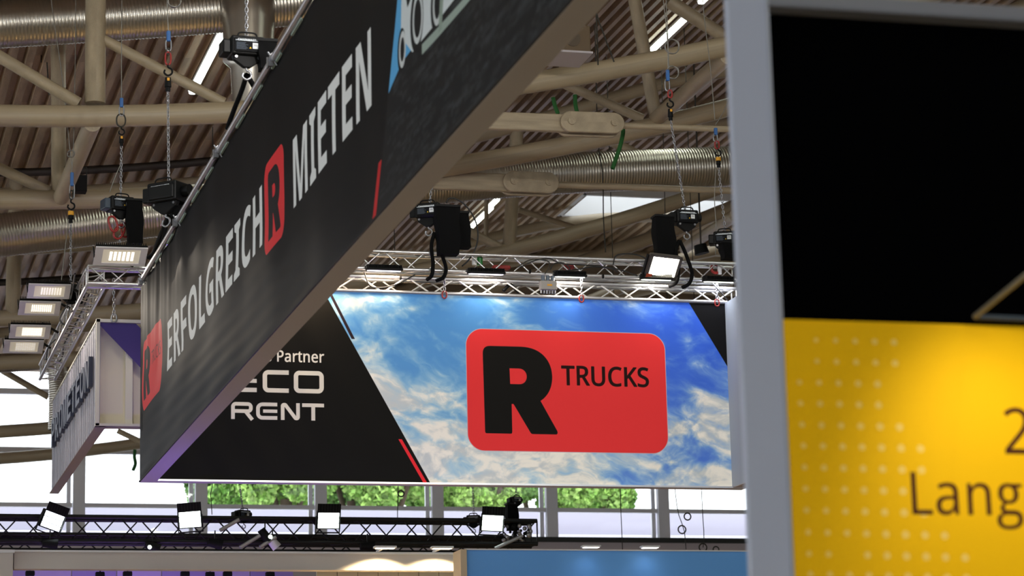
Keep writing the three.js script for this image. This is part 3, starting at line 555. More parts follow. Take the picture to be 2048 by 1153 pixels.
// rope rigging from the roof: list of pixel stops, top to bottom, at depth z
function rigging(label, z, o) {
  const A = (x, y) => at(x, y, z), base = A(...o.hook), t = thing('rigging_rope', label, 'rigging', base, 'rope rigging from the roof');
  const r = o.r ?? 0.007, L = (p) => rel(p, base);
  for (const seg of o.ropes) { const w = seg.map((q) => A(...q)); if (seg[0][1] < 10) w.unshift(V(w[0].x, deckY(w[0].x) - 0.05, w[0].z)); obj('steel_rope', wire(w.map(L), r, 60, 5), M.rope, t); }
  for (const [x, y, rad] of o.coils ?? []) { const c = L(A(x, y)), R = metres(rad, base), pts = []; for (let i = 0; i < 26; i++) { const a = i / 12 * Math.PI * 2; pts.push(V(c.x + Math.cos(a) * R * (1 + 0.06 * Math.sin(i)), c.y + Math.sin(a) * R, c.z + 0.015 * Math.sin(i * 1.3))); } obj('rope_coil', wire(pts, 0.009, 120, 5), M.rope, t); }
  if (o.tag) { const [x, y0, y1] = o.tag, a = L(A(x, y0)), b = L(A(x, y1)), h = a.y - b.y; obj('rope_clamp', [rbox(0.05, h * 0.55, 0.05, 0.012, a.x, a.y - h * 0.28, a.z)], M.blueTag, t); obj('thimble', [ringG(0.03, h * 0.3, 0.011).translate(b.x, b.y + h * 0.25, b.z)], M.steel, t); }
  for (const [x, y, w, h, red] of o.rings ?? []) obj('shackle', ringG(metres(w, base), metres(h, base), 0.012).translate(...L(A(x, y)).toArray()), red ? M.redPaint : M.ropeDark, t);
  const k = o.hookSize ?? 1;
  obj('hook', hookG(1.1 * k), M.black, t);
  obj('hook_body', [new THREE.CylinderGeometry(0.036 * k, 0.042 * k, 0.12 * k, 14).translate(0, -0.16 * k, 0), new THREE.CylinderGeometry(0.03 * k, 0.03 * k, 0.05 * k, 14).translate(0, -0.25 * k, 0)], M.black, t);
  obj('hook_band', o.big ? new THREE.CylinderGeometry(0.0435 * k, 0.0435 * k, 0.06 * k, 14).translate(0, -0.13 * k, 0) : box(0.03, 0.035, 0.02, 0.0, -0.13 * k, 0.037 * k), M.orange, t);
  return V(base.x, base.y - 0.27 * k, base.z);
}
// hoists hanging the side banner
{
  const z1 = -26.1, p = at(491, 97, z1), top = at(493, -40, z1);
  hoist('chain hoist with white label and sling hung over the upper end of the black banner', p, { turn: 0.08, chainTop: top, size: 1.04, bags: [[512, 82, 552, 142, 0.05]] });
  sling('black sling from the labelled hoist round the banner pipe', [[[493, 150, z1], [484, 180, z1 - 0.4], [470, 215, z1 - 0.8], [458, 248, z1 - 1.15], [455, 258, z1 - 1.2]], [[495, 150, z1], [503, 165, z1 - 0.05], [514, 182, z1 - 0.2]]]);
}
{
  const z2 = -31.3, p = at(336, 388, z2), c = rigging('rope with shackles and hook above the hoist at the folded end of the black banner', z2, { ropes: [[[334, -30], [335, 30], [337, 62]]], coils: [[349, 2, 13]], tag: [337, 62, 100], rings: [[336, 117, 5, 13, 1], [336, 103, 3, 6]], hook: [336, 140] });
  hoist('long chain hoist seen from below at the folded end of the black banner', p, { turn: -0.75, chainTop: c, size: 1.25, bags: [[338, 395, 378, 450, -0.1]] });
  sling('black sling from the lower hoist round the banner pipe end', [[[336, 434, z2], [326, 458, z2 - 0.7], [312, 492, z2 - 1.8], [304, 510, z2 - 2.4], [298, 516, z2 - 2.5]], [[337, 434, z2], [330, 462, z2 - 0.75], [318, 492, z2 - 1.8], [309, 512, z2 - 2.4]]]);
}
// hoist over the lamp truss corner
{
  const z3 = -36.4, p = at(240, 410, z3), c = rigging('rope with an oval link and hook above the hoist with red shackles', z3, { ropes: [[[244, -30], [243, 110], [243, 198]], [[241, 330], [230, 355], [219, 385]]], tag: [243, 196, 230], rings: [[242, 241, 8.5, 13]], hook: [243, 262], hookSize: 0.8 });
  const t = hoist('chain hoist with red shackles and a drooping black chain bag over the lamp truss', p, { turn: 0.25, chainTop: c, size: 1.02, cover: std('#2e3c4c', 0.35), bags: [[251, 400, 284, 490, 0.1, 0.9]] });
  obj('red_shackle', [ringG(0.055, 0.11, 0.016).rotateZ(0.3).translate(-0.12, -0.3, 0.05), ringG(0.06, 0.11, 0.016).rotateZ(-0.5).translate(-0.02, -0.4, 0.03), ringG(0.05, 0.1, 0.016).translate(0.08, -0.36, 0)], M.redPaint, t);
  obj('lower_chain', chainGeo(V(0, -0.45, 0.02), rel(at(238, 497, z3), p)), M.steel, t);
}
{
  const z4 = -38.3, p = at(140, 583, z4), c = rigging('rope with blue clamp and an orange banded hook in front of the black box', z4, { ropes: [[[100, -30], [125, 160], [143, 330]], [[152, -30], [150, 150], [146, 310], [143, 345]], [[140, 415], [130, 500], [122, 568]]], coils: [[142, 308, 7]], tag: [144, 345, 395], rings: [[143, 390, 3, 9]], hook: [142, 410], big: 1 });
  hoist('chain hoist half hidden behind the flood lamp truss', p, { turn: 0.3, chainTop: c, size: 0.95, cover: std('#33465c', 0.3), bags: [[128, 575, 168, 606, 0.1, 0.8]] });
}
// hoists on the truss over the sky banner
{
  const z5 = zt + 0.02, p = at(858, 424, z5), top = at(868, 330, z5);
  hoist('chain hoist with two long chain bags and a looping cable over the sky banner', p, { turn: -0.5, chainTop: top, size: 1.05, bags: [[869, 412, 918, 512, 0.22, 0.8], [906, 425, 936, 498, 0.0, 1.05]] });
  tag(obj('power_cable', wire([[893, 406], [897, 398], [908, 397], [930, 410], [950, 440], [956, 470], [950, 500], [936, 522], [924, 533]].map(([x, y]) => at(x, y, z5 + 0.05)), 0.011, 60, 7), M.cable), 'black cable looping from the hoist with two bags down to the truss', 'cable');
  sling('black sling from the two-bag hoist round the truss tubes', [[[869, 466, z5 + 0.1], [863, 490, z5 + 0.14], [866, 530, z5 + 0.2], [863, 552, z5 + 0.2], [854, 560, z5 + 0.12]], [[871, 466, z5 + 0.1], [884, 510, z5 + 0.2], [892, 540, z5 + 0.2], [886, 556, z5 + 0.18], [872, 562, z5 + 0.12]]]);
}
{
  const z6 = zt + 0.02, p = at(1370, 436, z6), c = rigging('rope with two coils, blue clamp and hook above the hoist by the white post', z6, { ropes: [[[1325, -20], [1331, 40], [1335, 88], [1336, 138]], [[1331, -20], [1335, 60], [1337, 110], [1338, 140]]], coils: [[1344, 93, 15], [1345, 145, 13]], tag: [1335, 140, 180], rings: [[1340, 188, 4, 8, 1]], hook: [1340, 206], hookSize: 0.95 });
  hoist('chain hoist with label and tall black chain bag by the white post', p, { turn: 0.05, chainTop: c, size: 0.98, bags: [[1307, 432, 1346, 522, 0.02, 1.0]] });
  sling('black sling from the hoist by the white post round the truss', [[[1358, 482, z6 + 0.08], [1352, 500, z6 + 0.12], [1357, 540, z6 + 0.2], [1352, 566, z6 + 0.2], [1338, 573, z6 + 0.12]], [[1360, 482, z6 + 0.08], [1374, 515, z6 + 0.18], [1384, 550, z6 + 0.2], [1378, 568, z6 + 0.18], [1364, 576, z6 + 0.12]]]);
}
{
  const z7 = -37.2, p = at(1450, 478, z7), c = rigging('thin rope with an orange banded hook half hidden by the white post', z7, { ropes: [[[1406, 8], [1420, 130], [1430, 240]], [[1462, 190], [1446, 225], [1431, 250]], [[1432, 335], [1429, 400], [1432, 450], [1431, 510]]], tag: [1431, 256, 282], rings: [[1434, 290, 4, 8, 1]], hook: [1436, 304], big: 1, hookSize: 0.9 });
  hoist('dark chain hoist half hidden by the white post', p, { turn: -0.4, chainTop: c, size: 1, bags: [[1440, 485, 1474, 520, 0.1, 0.9]] });
}
// short chains tying the lower truss to the upper one
for (const [x, y0, y1, label] of [[889, 566, 590, 'short chain with shackle below the two-bag hoist'], [1163, 566, 598, 'short chain with shackle beside the small control box'], [1434, 572, 606, 'short chain with shackle at the end of the lit truss']]) {
  const z = zt + 0.17, a = at(x, y0 - 8, z), b = at(x, y1, z), t = thing('suspension_chain', label, 'chain', b, 'chains holding the sky banner');
  obj('chain', chainGeo(V(0, 0.02, 0), rel(a, b)), M.steel, t); obj('shackle', ringG(0.03, 0.05, 0.011), M.redPaint, t);
}
{ // work light on the truss
  const p = at(1327, 535, zt + 0.34), t = thing('work_light', 'bright orange cornered work light clamped to the bare truss', 'work light', p);
  t.rotation.set(0.62, 0.18, -0.03, 'YXZ');
  obj('housing', rbox(0.5, 0.36, 0.08, 0.03, 0, 0, -0.045), std('#56504a', 0.6), t);
  obj('bezel', [box(0.5, 0.035, 0.03, 0, 0.165, 0), box(0.5, 0.05, 0.03, 0, -0.155, 0), box(0.04, 0.36, 0.03, -0.23, 0, 0), box(0.04, 0.36, 0.03, 0.23, 0, 0)], std('#4d4844', 0.6), t);
  obj('led_window', box(0.43, 0.29, 0.012, 0, 0.005, 0), glow('#fffbe6', 9), t);
  obj('corner_guard', box(0.09, 0.07, 0.035, -0.2, -0.15, 0.002), std('#a8431f', 0.6), t);
  obj('bracket', [box(0.02, 0.3, 0.05, -0.27, 0, -0.05), box(0.02, 0.3, 0.05, 0.27, 0, -0.05)], M.blackSteel, t);
  t.updateMatrixWorld(true);
  areaLight(p.clone().add(V(0, -0.012, 0.02).applyEuler(t.rotation)), p.clone().add(V(0, 0, 3).applyEuler(t.rotation)), 0.43, 0.29, '#fff6dc', 12);
}
{ // things lying in the truss
  const z = zt + 0.04, L = (x, y, dz = 0) => at(x, y, z + dz);
  const b = thing('bottle', 'green bottle lying in the truss', 'bottle', L(957, 523));
  obj('body', new THREE.CylinderGeometry(0.04, 0.04, 0.11, 14).translate(0.02, 0, 0), std('#1e6a2c', 0.4), b); obj('label', new THREE.CylinderGeometry(0.035, 0.035, 0.09, 14).translate(-0.06, -0.01, 0), M.white, b);
  tag(obj('red_pouch', rbox(0.26, 0.06, 0.12, 0.025, ...L(1002, 536).toArray()), std('#7c1d1a', 0.7)), 'dark red pouch lying in the truss below the two-bag hoist', 'pouch');
  tag(obj('red_pouch', rbox(0.16, 0.07, 0.1, 0.03, ...L(1137, 535).toArray()), std('#6b1a1c', 0.7)), 'small dark red bundle between the cables in the truss', 'pouch');
  const s = thing('shackle_bundle', 'red shackle hanging in the truss by the white post', 'shackle', L(1431, 538)); obj('red_bow', new THREE.TorusGeometry(0.06, 0.022, 8, 18, 4.2).rotateZ(1), M.redPaint, s); obj('grey_tail', box(0.05, 0.12, 0.04, 0.06, -0.02, 0), M.frame, s);
  const cb = [['black cable loops lying along the truss above the control box', [[1040, 535], [1075, 520], [1100, 518], [1120, 527], [1160, 530], [1200, 533], [1240, 540], [1275, 552]]], ['black cable arching over the truss beside the work light', [[1226, 530], [1232, 512], [1255, 508], [1280, 512], [1300, 522], [1318, 530]]], ['grey cable looping above the control box', [[1035, 535], [1055, 522], [1080, 519], [1098, 525], [1097, 537], [1090, 548]]], ['black cable hanging under the truss beside the white post', [[1420, 560], [1432, 575], [1448, 592], [1460, 607]]], ['thin black cable sagging under the truss near the side banner', [[728, 545], [740, 572], [760, 576], [790, 570], [830, 550]]], ['black cable coil in the truss beside the work light', [[1100, 540], [1108, 528], [1130, 528], [1140, 538], [1128, 545], [1105, 543], [1150, 540], [1190, 534], [1230, 540], [1235, 545]]]];
  cb.forEach(([label, pts], i) => tag(obj('truss_cable', wire(pts.map(([x, y]) => L(x, y, 0.16)), 0.009, 60, 6), i === 2 ? M.ropeDark : M.cable), label, 'cable', 'cables in the truss'));
  const c = thing('control_box', 'small grey box with a yellow label under the truss', 'control box', L(1096, 572, 0.2));
  obj('case', rbox(0.24, 0.13, 0.1, 0.012), std('#9a9590', 0.5), c); obj('label', box(0.07, 0.025, 0.004, 0.01, 0, 0.052), M.orange, c);
  for (let k = -1; k <= 1; k++) obj('plug', new THREE.CylinderGeometry(0.024, 0.028, 0.09, 10).translate(k * 0.07, 0.1, 0), std('#5f6a78', 0.5), c);
  for (let k = 0; k < 6; k++) obj('socket', new THREE.CylinderGeometry(0.014, 0.014, 0.05, 8).translate(-0.1 + k * 0.04, -0.085, 0), M.steel, c);
  const d = thing('cable_clamp', 'dark forked clamp hanging inside the lit truss', 'clamp', L(1020, 574, -0.02)); obj('fork', [barGeo(V(-0.1, -0.06, 0), V(0, 0.04, 0), 0.025, 8), barGeo(V(0.13, -0.08, 0), V(0, 0.04, 0), 0.025, 8)], M.black, d);
  // tape rings on the tubes
  for (const [x, y, by] of [[801, 556, 'beside the flood lamp nearest the side banner'], [1060, 543, 'between the red pouch and the control box'], [1124, 548, 'just past the control box'], [1206, 553, 'before the bright work light']]) { const p = L(x, y, 0.13); tag(obj('tape_ring', new THREE.CylinderGeometry(0.03, 0.03, 0.02, 12).rotateZ(Math.PI / 2).translate(p.x, p.y, p.z), M.black), 'black cable tie on the bare truss ' + by, 'cable tie', 'cable ties on the bare truss'); }
}

// ---------------------------------------------------------------- flood lamp truss and ribbed sign on the left
const FY = 8.004 + EYE, FX = 3.83;
latticeTruss('lattice_truss', 'aluminium truss with four flood lamps running back to the far windows', 'truss', V(FX, FY - 0.0, -36.62), V(FX, FY, -44.1), 0.245, 0.0265, 0.0095, M.alu, M.alu, 0.3, 'aluminium trusses', [0, 1, 2, 3], 1.49);
latticeTruss('lattice_truss', 'short aluminium cross truss under the widest flood lamp', 'truss', V(FX - 0.13, FY, -36.5), V(6.2, FY, -36.5), 0.245, 0.0265, 0.0095, M.alu, M.alu, 0.3, 'aluminium trusses');
const ledTex = [0, 1, 2, 3, 4];
function floodLamp(label, x, y, z, wpx, rows, cols, k, tiltDeg, sx) {
  const p = at(x, y, z), w = metres(wpx, p), h = w * 0.5, t = thing('flood_lamp', label, 'flood lamp', p, 'flood lamps on the lamp truss');
  t.rotation.set(THREE.MathUtils.degToRad(tiltDeg), 0.06, 0.03, 'YXZ');
  obj('housing', rbox(w, h, 0.05, 0.012, 0, 0, -0.03), M.black, t);
  const fins = []; for (let i = 0; i < 26; i++) fins.push(box(0.006, h * 0.9, 0.06, -w / 2 + 0.02 + i * (w - 0.04) / 25, 0.0, -0.08)); obj('heat_sink', fins, M.black, t);
  obj('bezel', [box(w, h * 0.1, 0.02, 0, h * 0.45, 0), box(w, h * 0.12, 0.02, 0, -h * 0.44, 0), box(w * 0.15, h * 0.82, 0.02, -w * 0.425, 0, 0), box(w * 0.13, h * 0.82, 0.02, w * 0.435, 0, 0)], M.bezel, t);
  const win = obj('lens_window', box(w * 0.73, h * 0.82, 0.006, 0.01 * w, 0, -0.004), M.lens, t);
  const g = new THREE.BoxGeometry(w * 0.5 / cols * (rows > 1 ? 0.8 : 0.58), h * 0.6 / rows * 0.8, 0.006), m = glow('#fff3e2', k);
  for (let i = 0; i < cols; i++) for (let j = 0; j < rows; j++) { const l = obj('led', g, m, win); l.position.set(sx * w + (i + 0.5 - cols / 2) * w * 0.5 / cols, (j + 0.5 - rows / 2) * h * 0.6 / rows, 0.002); }
  for (const s of [-1, 1]) obj('bracket', box(0.012, 0.05, 0.16, s * (w / 2 + 0.008), 0.02, -0.05), M.blackSteel, t);
  t.updateMatrixWorld(true);
  obj('mount_arm', barGeo(V(w * 0.3, h * 0.3, -0.1), t.worldToLocal(V(z > -36.4 ? p.x + 0.2 : FX - 0.1225, FY + (z > -36.4 ? 0.1225 : 0.05), z > -36.4 ? -36.38 : p.z - 0.1)), 0.02, 8), M.blackSteel, t);
  spot(p.clone().add(V(sx * w, 0, 0.02).applyEuler(t.rotation)), p.clone().add(V(sx * w, 0, 3).applyEuler(t.rotation)), '#fff0dc', 7 * k, 1.1, 0.6, 0.15);
}
floodLamp('widest flood lamp with bright bars on the cross truss', 241, 513, -36.05, 104, 1, 6, 1.3, 60, 0.02);
floodLamp('flood lamp with an even pale glow, topmost of the four along the truss', 98, 583, -37.7, 84, 1, 8, 0.5, 60, 0.05);
floodLamp('flood lamp with ten thin bright bars along the truss', 79, 617, -38.9, 82, 1, 10, 0.95, 60, 0.05);
floodLamp('flood lamp with a grid of small cells along the truss', 60, 664, -40.8, 80, 5, 9, 0.75, 60, 0.05);
floodLamp('dimmest flood lamp, lowest of the four along the truss', 47, 694, -42.1, 78, 5, 9, 0.25, 60, 0.05);
// cables wound along the lamp truss
[[[150, 548], [140, 600], [120, 640], [135, 660], [100, 690], [92, 720]], [[178, 590], [160, 630], [150, 650], [128, 690], [122, 720], [98, 735]], [[200, 560], [205, 590], [210, 575]]].forEach((p, i) => tag(obj('lamp_cable', wire(p.map(([x, y]) => { const q = atY(x, y, FY); return q; }), 0.012, 60, 6), M.cable), ['black cable hung along the lamp side of the flood lamp truss', 'black cable hung along the sign side of the flood lamp truss', 'short black cable tail at the truss corner'][i], 'cable'));

{ // ribbed hanging sign
  const p0 = at(190, 853, -36.7), p1 = at(190, 639, -36.7), h = p1.y - p0.y, x0 = p0.x, yb = p0.y, len = 7.0, w = 7.5, th = 0.15;
  const t = thing('ribbed_hanging_sign', 'white ribbed hanging sign with raised PROMETEON letters and purple corner', 'hanging sign', V(x0, yb, -36.7));
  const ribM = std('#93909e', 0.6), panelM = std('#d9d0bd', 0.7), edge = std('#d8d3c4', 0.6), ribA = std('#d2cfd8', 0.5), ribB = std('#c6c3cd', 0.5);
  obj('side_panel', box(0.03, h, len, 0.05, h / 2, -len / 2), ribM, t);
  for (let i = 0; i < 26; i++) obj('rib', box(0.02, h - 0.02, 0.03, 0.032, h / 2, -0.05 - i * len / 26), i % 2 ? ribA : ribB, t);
  obj('top_trim', box(0.05, 0.02, len, 0.04, h + 0.005, -len / 2), edge, t);
  obj('underside', [box(th, 0.012, len, th / 2, -0.004, -len / 2), box(w, 0.012, th, w / 2, -0.0045, -th / 2)], std('#8f8484', 0.8), t);
  const fr = obj('front_frame', [box(0.05, h, 0.06, 0.03, h / 2, 0), box(w, 0.035, 0.06, w / 2, 0.02, 0), box(w, 0.045, 0.06, w / 2, h - 0.02, 0)], edge, t);
  for (let i = 0; i < 9; i++) { const pw = 0.42; obj('front_panel', box(pw - 0.012, h - 0.07, 0.02, 0.045 + pw * (i + 0.5), h / 2, -0.09), panelM, t); obj('panel_rib', box(i === 1 ? 0.1 : 0.04, h - 0.07, i === 1 ? 0.09 : 0.05, 0.05 + pw * i, h / 2, -0.06), edge, t); }
  const tri = new THREE.Shape(); tri.moveTo(0.02, h - 0.05); tri.lineTo(0.56, h - 0.05); tri.lineTo(1.5, h - 0.95); tri.lineTo(1.5, 0.1); tri.lineTo(1.35, 0.1); tri.closePath();
  obj('purple_field', new THREE.ExtrudeGeometry(tri, { depth: 0.006, bevelEnabled: false }).translate(0, 0, 0.0), std('#43327c', 0.6), t);
  const font = await new FontLoader().loadAsync('fonts/droid/droid_sans_bold.typeface.json');
  const chars = 'PROMETEON', span = 5.5, lm = std('#3c4157', 0.5);
  for (let i = 0; i < chars.length; i++) {
    const g = new TextGeometry(chars[i], { font, size: 0.44, depth: 0.06, curveSegments: 6 }); g.computeBoundingBox(); const b = g.boundingBox; g.translate(-b.min.x, 0, 0).scale(0.56 / (b.max.x - b.min.x), 1, 1).rotateY(-Math.PI / 2);
    const m = obj('letter', g, lm, t); m.position.set(0.02, h * 0.43, -6.35 + i * span / 8.4);
  }
  const chn = thing('suspension_chain', 'chain and shackle holding the ribbed sign under the cross truss', 'chain', at(228, 637, -36.66), 'chains holding the signs');
  obj('chain', chainGeo(V(0, 0.02, 0), rel(at(227, 558, -36.62), at(228, 637, -36.66))), M.steel, chn); obj('shackle', ringG(0.035, 0.06, 0.013), M.steel, chn);
}
{ // black box on the truss chord, dark loudspeaker by the duct, green straps, hall projector
  const b = thing('junction_box', 'black box fixed to the second roof truss behind the orange banded hook', 'junction box', at(151, 369, -42.6)); obj('case', rbox(0.36, 0.28, 0.22, 0.015), M.black, b); obj('wire_frame', [barGeo(V(-0.18, 0.14, 0), V(-0.18, 0.3, 0), 0.008), barGeo(V(0.18, 0.14, 0), V(0.18, 0.3, 0), 0.008), barGeo(V(-0.18, 0.3, 0), V(0.18, 0.3, 0), 0.008)], M.ropeDark, b);
  const s = thing('loudspeaker', 'black loudspeaker box below the bending duct at the far windows', 'loudspeaker', at(8, 727, -62)); obj('case', rbox(0.42, 0.3, 0.3, 0.02), M.black, s); obj('grille', box(0.38, 0.26, 0.01, 0, 0, 0.155), M.blackFabric, s);
  const s2 = thing('loudspeaker', 'round dark loudspeaker behind the hoist by the white post', 'loudspeaker', at(1402, 499, -52)); obj('case', new THREE.CylinderGeometry(0.13, 0.16, 0.2, 16).rotateZ(0.2), M.black, s2); obj('bracket', box(0.03, deckY(s2.position.x) - s2.position.y + 0.1, 0.03, 0, (deckY(s2.position.x) - s2.position.y + 0.1) / 2, 0), M.purlin, s2);
  const p = at(1138, 92, -36.5), h = thing('hall_projector', 'brown hanging box with a pale underside beside the banner', 'projector', p); obj('case', rbox(0.5, 0.42, 0.6, 0.02, 0, 0.03, 0), std('#5b4a35', 0.7), h); obj('pale_base', box(0.56, 0.03, 0.75, -0.02, -0.2, 0), std('#aaa2a6', 0.6), h); obj('round_window', new THREE.CylinderGeometry(0.12, 0.12, 0.02, 18).rotateX(Math.PI / 2).translate(-0.03, 0.02, 0.305), std('#4a3d2e', 0.6), h); obj('hanger', [barGeo(V(-0.1, 0.24, 0), V(-0.1, 2.6, 0), 0.02), barGeo(V(0.1, 0.24, 0), V(0.1, 2.6, 0), 0.02)], M.cream, h);
  const straps = [['green strap hung over the tie bar nearer the banner', [[1106, 195], [1110, 212], [1116, 228]]], ['wide green strap hung over the tie bar', [[1150, 190], [1151, 210], [1155, 228]]], ['long green strap dangling past the pinned joint', [[1238, 240], [1246, 258], [1243, 282], [1234, 312], [1225, 338]]]];
  for (const [label, pts] of straps) tag(obj('green_strap', wire(pts.map(([x, y]) => at(x, y, -39.1)), 0.035, 24, 8), M.green), label, 'strap', 'green straps on the tie');
  const ropes = [['thin dark rope in front of the roof deck beside the banner', [[1192, 20], [1194, 70], [1196, 130]], -37], ['slanting dark rope in front of the roof deck', [[1192, 20], [1208, 70], [1228, 124]], -37], ['long thin rope hanging to the truss past the skylight', [[1197, 290], [1205, 350], [1207, 440], [1211, 505]], -47], ['thin rope hanging beside the thick roof post', [[84, 20], [92, 100], [98, 190]], -45]];
  for (const [label, pts, z] of ropes) { const w = pts.map(([x, y]) => at(x, y, z)); w.unshift(V(w[0].x, deckY(w[0].x), z)); tag(obj('thin_rope', wire(w, 0.012, 60, 5), M.ropeDark), label, 'rope'); }
  tag(obj('green_strap', wire([[270, 900], [269, 915], [271, 928], [266, 942]].map(([x, y]) => at(x, y, ZF + 0.17)), 0.05, 20, 7), M.green), 'dark green strap hanging from the lowest truss by the black banner', 'strap');
}

// ---------------------------------------------------------------- lower background: black stage truss, lamps, fascias
const ZS = -46.5;
{
  const y = at(500, 1056, ZS).y, xa = at(-260, 1056, ZS).x, xb = at(1068, 1056, ZS).x;
  latticeTruss('stage_truss', 'black lattice truss with LED panel lamps in front of the far windows', 'stage truss', V(xa, at(500, 1064, ZS).y, ZS), V(xb, at(500, 1064, ZS).y, ZS), 0.42, 0.04, 0.014, M.blackSteel, M.blackSteel, 0.42, 'black stage trusses');
  latticeTruss('stage_truss', 'lower black lattice truss just above the cream fascia', 'stage truss', V(xa, at(500, 1090, ZS - 1).y, ZS - 1), V(xb - 0.2, at(500, 1090, ZS - 1).y, ZS - 1), 0.28, 0.04, 0.014, M.blackSteel, M.blackSteel, 0.36, 'black stage trusses');
  const top = at(500, 1043, ZS + 0.25).y;
  const led = [[105, 1043, 0.45, 'LED panel lamp with barn door, tilted, at the end of the stage truss'], [380, 1040, -0.12, 'LED panel lamp on the stage truss below the corner of the black banner'], [657, 1042, 0.0, 'LED panel lamp on the stage truss below the RENT lettering'], [985, 1047, 0.08, 'LED panel lamp on the stage truss beside the tall black hoist']];
  led.forEach(([x, yy, rz, label], i) => {
    const p = at(x, yy, ZS + 0.4), t = thing('led_panel_lamp', label, 'LED lamp', p, 'LED panel lamps on the stage truss');
    t.rotation.set(0.28, [0.35, -0.15, 0, -0.1][i], -rz * 0.6, 'YXZ');
    obj('housing', rbox(0.4, 0.32, 0.12, 0.02, 0, 0, -0.07), M.black, t);
    const gl = glow(i ? '#eefff2' : '#eaf3ff', 5); for (let r = 0; r < 3; r++) obj('led_row', box(0.37, 0.082, 0.01, 0, -0.095 + r * 0.095, 0), gl, t);
    obj('barn_door', [box(0.42, 0.16, 0.012, 0, 0.225, 0.03), box(0.012, 0.3, 0.05, -0.206, 0, 0.01), box(0.012, 0.3, 0.05, 0.206, 0, 0.01)], M.black, t); for (let r = 0; r < 8; r++) obj('door_rib', box(0.012, 0.15, 0.008, -0.18 + r * 0.0514, 0.225, 0.038), M.blackSteel, t); obj('yoke', [box(0.016, 0.3, 0.04, -0.215, -0.08, -0.06), box(0.016, 0.3, 0.04, 0.215, -0.08, -0.06), box(0.44, 0.02, 0.04, 0, -0.23, -0.06)], M.blackSteel, t);
    t.updateMatrixWorld(true);
    areaLight(p.clone().add(V(0, 0, 0.012).applyEuler(t.rotation)), p.clone().add(V(0, 0, 2).applyEuler(t.rotation)), 0.37, 0.27, '#f0fff6', 8);
  });
  const h1 = at(485, 1030, ZS), s1 = hoist('small dark hoist on the stage truss between two LED lamps', h1, { size: 0.75, turn: 0.4, chainTop: at(480, 975, ZS) });
  hoist('tall dark hoist with hanging bag at the end of the stage truss', at(1031, 1001, ZS), { size: 0.6, turn: 0.3, chainTop: at(1033, 960, ZS), bags: [[1012, 1008, 1034, 1062, 0, 1.0]] });
  hoist('low dark hoist beside the last LED panel lamp', at(947, 1040, ZS), { size: 0.75, turn: -0.3, chainTop: at(945, 968, ZS) });
  // small spot heads and tubes hung in the truss
  [[305, 1094, 'small black spot head under the stage truss with a lit rim'], [430, 1088, 'black spot head under the stage truss near the dark hoist'], [530, 1072, 'spot head with a green-white lens under the stage truss'], [545, 1085, 'tilted pale spot head under the stage truss'], [735, 1094, 'wide black spot head under the stage truss'], [100, 1088, 'black spot head under the stage truss below the tilted LED lamp']].forEach(([x, yy, label], i) => {
    const t = thing('spot_head', label, 'spotlight', at(x, yy, ZS + 0.3), 'spot heads under the stage truss');
    obj('barrel', new THREE.CylinderGeometry(0.07, 0.09, 0.26, 14).rotateZ([1.2, 1.4, 0.6, 0.7, 1.57, 1.5][i]), i === 3 ? M.bezel : M.black, t); obj('yoke', box(0.02, 0.22, 0.03, 0, 0.12, 0), M.blackSteel, t);
    if (i === 0 || i === 2) obj('lamp_lens', new THREE.SphereGeometry(0.035, 12, 8).translate(i ? 0.08 : -0.06, i ? -0.03 : -0.02, 0.08), glow('#e9ffe6', 4), t);
  });
  for (const [x0_, y0_, x1_, y1_, label] of [[440, 1062, 478, 1040, 'pale slanted tube in the stage truss left of the hoist'], [480, 1096, 520, 1072, 'long slanted silver tube under the stage truss'], [520, 1095, 552, 1075, 'second slanted silver tube under the stage truss'], [990, 1098, 1045, 1072, 'silver slanted tube at the end of the stage truss']]) tag(obj('silver_tube', barGeo(at(x0_, y0_, ZS + 0.35), at(x1_, y1_, ZS + 0.35), 0.035, 10), M.aluDull), label, 'tube');
  for (let i = 0; i < 34; i++) { const x = rr(1000, 1062), yy = rr(1052, 1082); tag(obj('clamp_ball', new THREE.SphereGeometry(rr(0.025, 0.05), 10, 8).translate(...at(x, yy, ZS + rr(0.16, 0.26)).toArray()), i % 3 ? M.aluDull : M.black), 'small round clamp fitting in the cluster at the end of the stage truss', 'clamp', 'clamp fittings at the end of the stage truss'); }
}
// hanging loops of rope in front of the windows
for (const [pts, coils, label] of [[[[425, 968], [421, 990], [422, 1000], [424, 1030]], [], 'dark rope hanging above the second LED lamp'], [[[796, 1000], [795, 1020], [795, 1040]], [[802, 988, 6]], 'rope with a coil hanging in front of the trees'], [[[1240, 975], [1242, 1030], [1245, 1100]], [], 'thin rope hanging in front of the last tree'], [[[1355, 1020], [1368, 1060], [1372, 1100]], [[1375, 1034, 7], [1364, 1060, 8]], 'rope with two coils above the blue fascia'], [[[1405, 1025], [1408, 1075], [1406, 1096]], [[1406, 1096, 8], [1432, 1100, 6]], 'rope ending in a coil behind the blue fascia']]) {
  const z = -50, t = thing('hanging_rope', label, 'rope', at(...pts.at(-1), z), 'ropes before the far windows'), o = at(...pts.at(-1), z);
  const w = pts.map(([x, y]) => at(x, y, z)); w.unshift(V(w[0].x, deckY(w[0].x) + 0.1, z)); obj('rope', wire(w.map((q) => rel(q, o)), 0.009, 60, 5), M.ropeDark, t);
  for (const [x, y, r] of coils) obj('coil', new THREE.TorusGeometry(metres(r, o), 0.014, 6, 22).translate(...rel(at(x, y, z), o).toArray()), M.ropeDark, t);
}
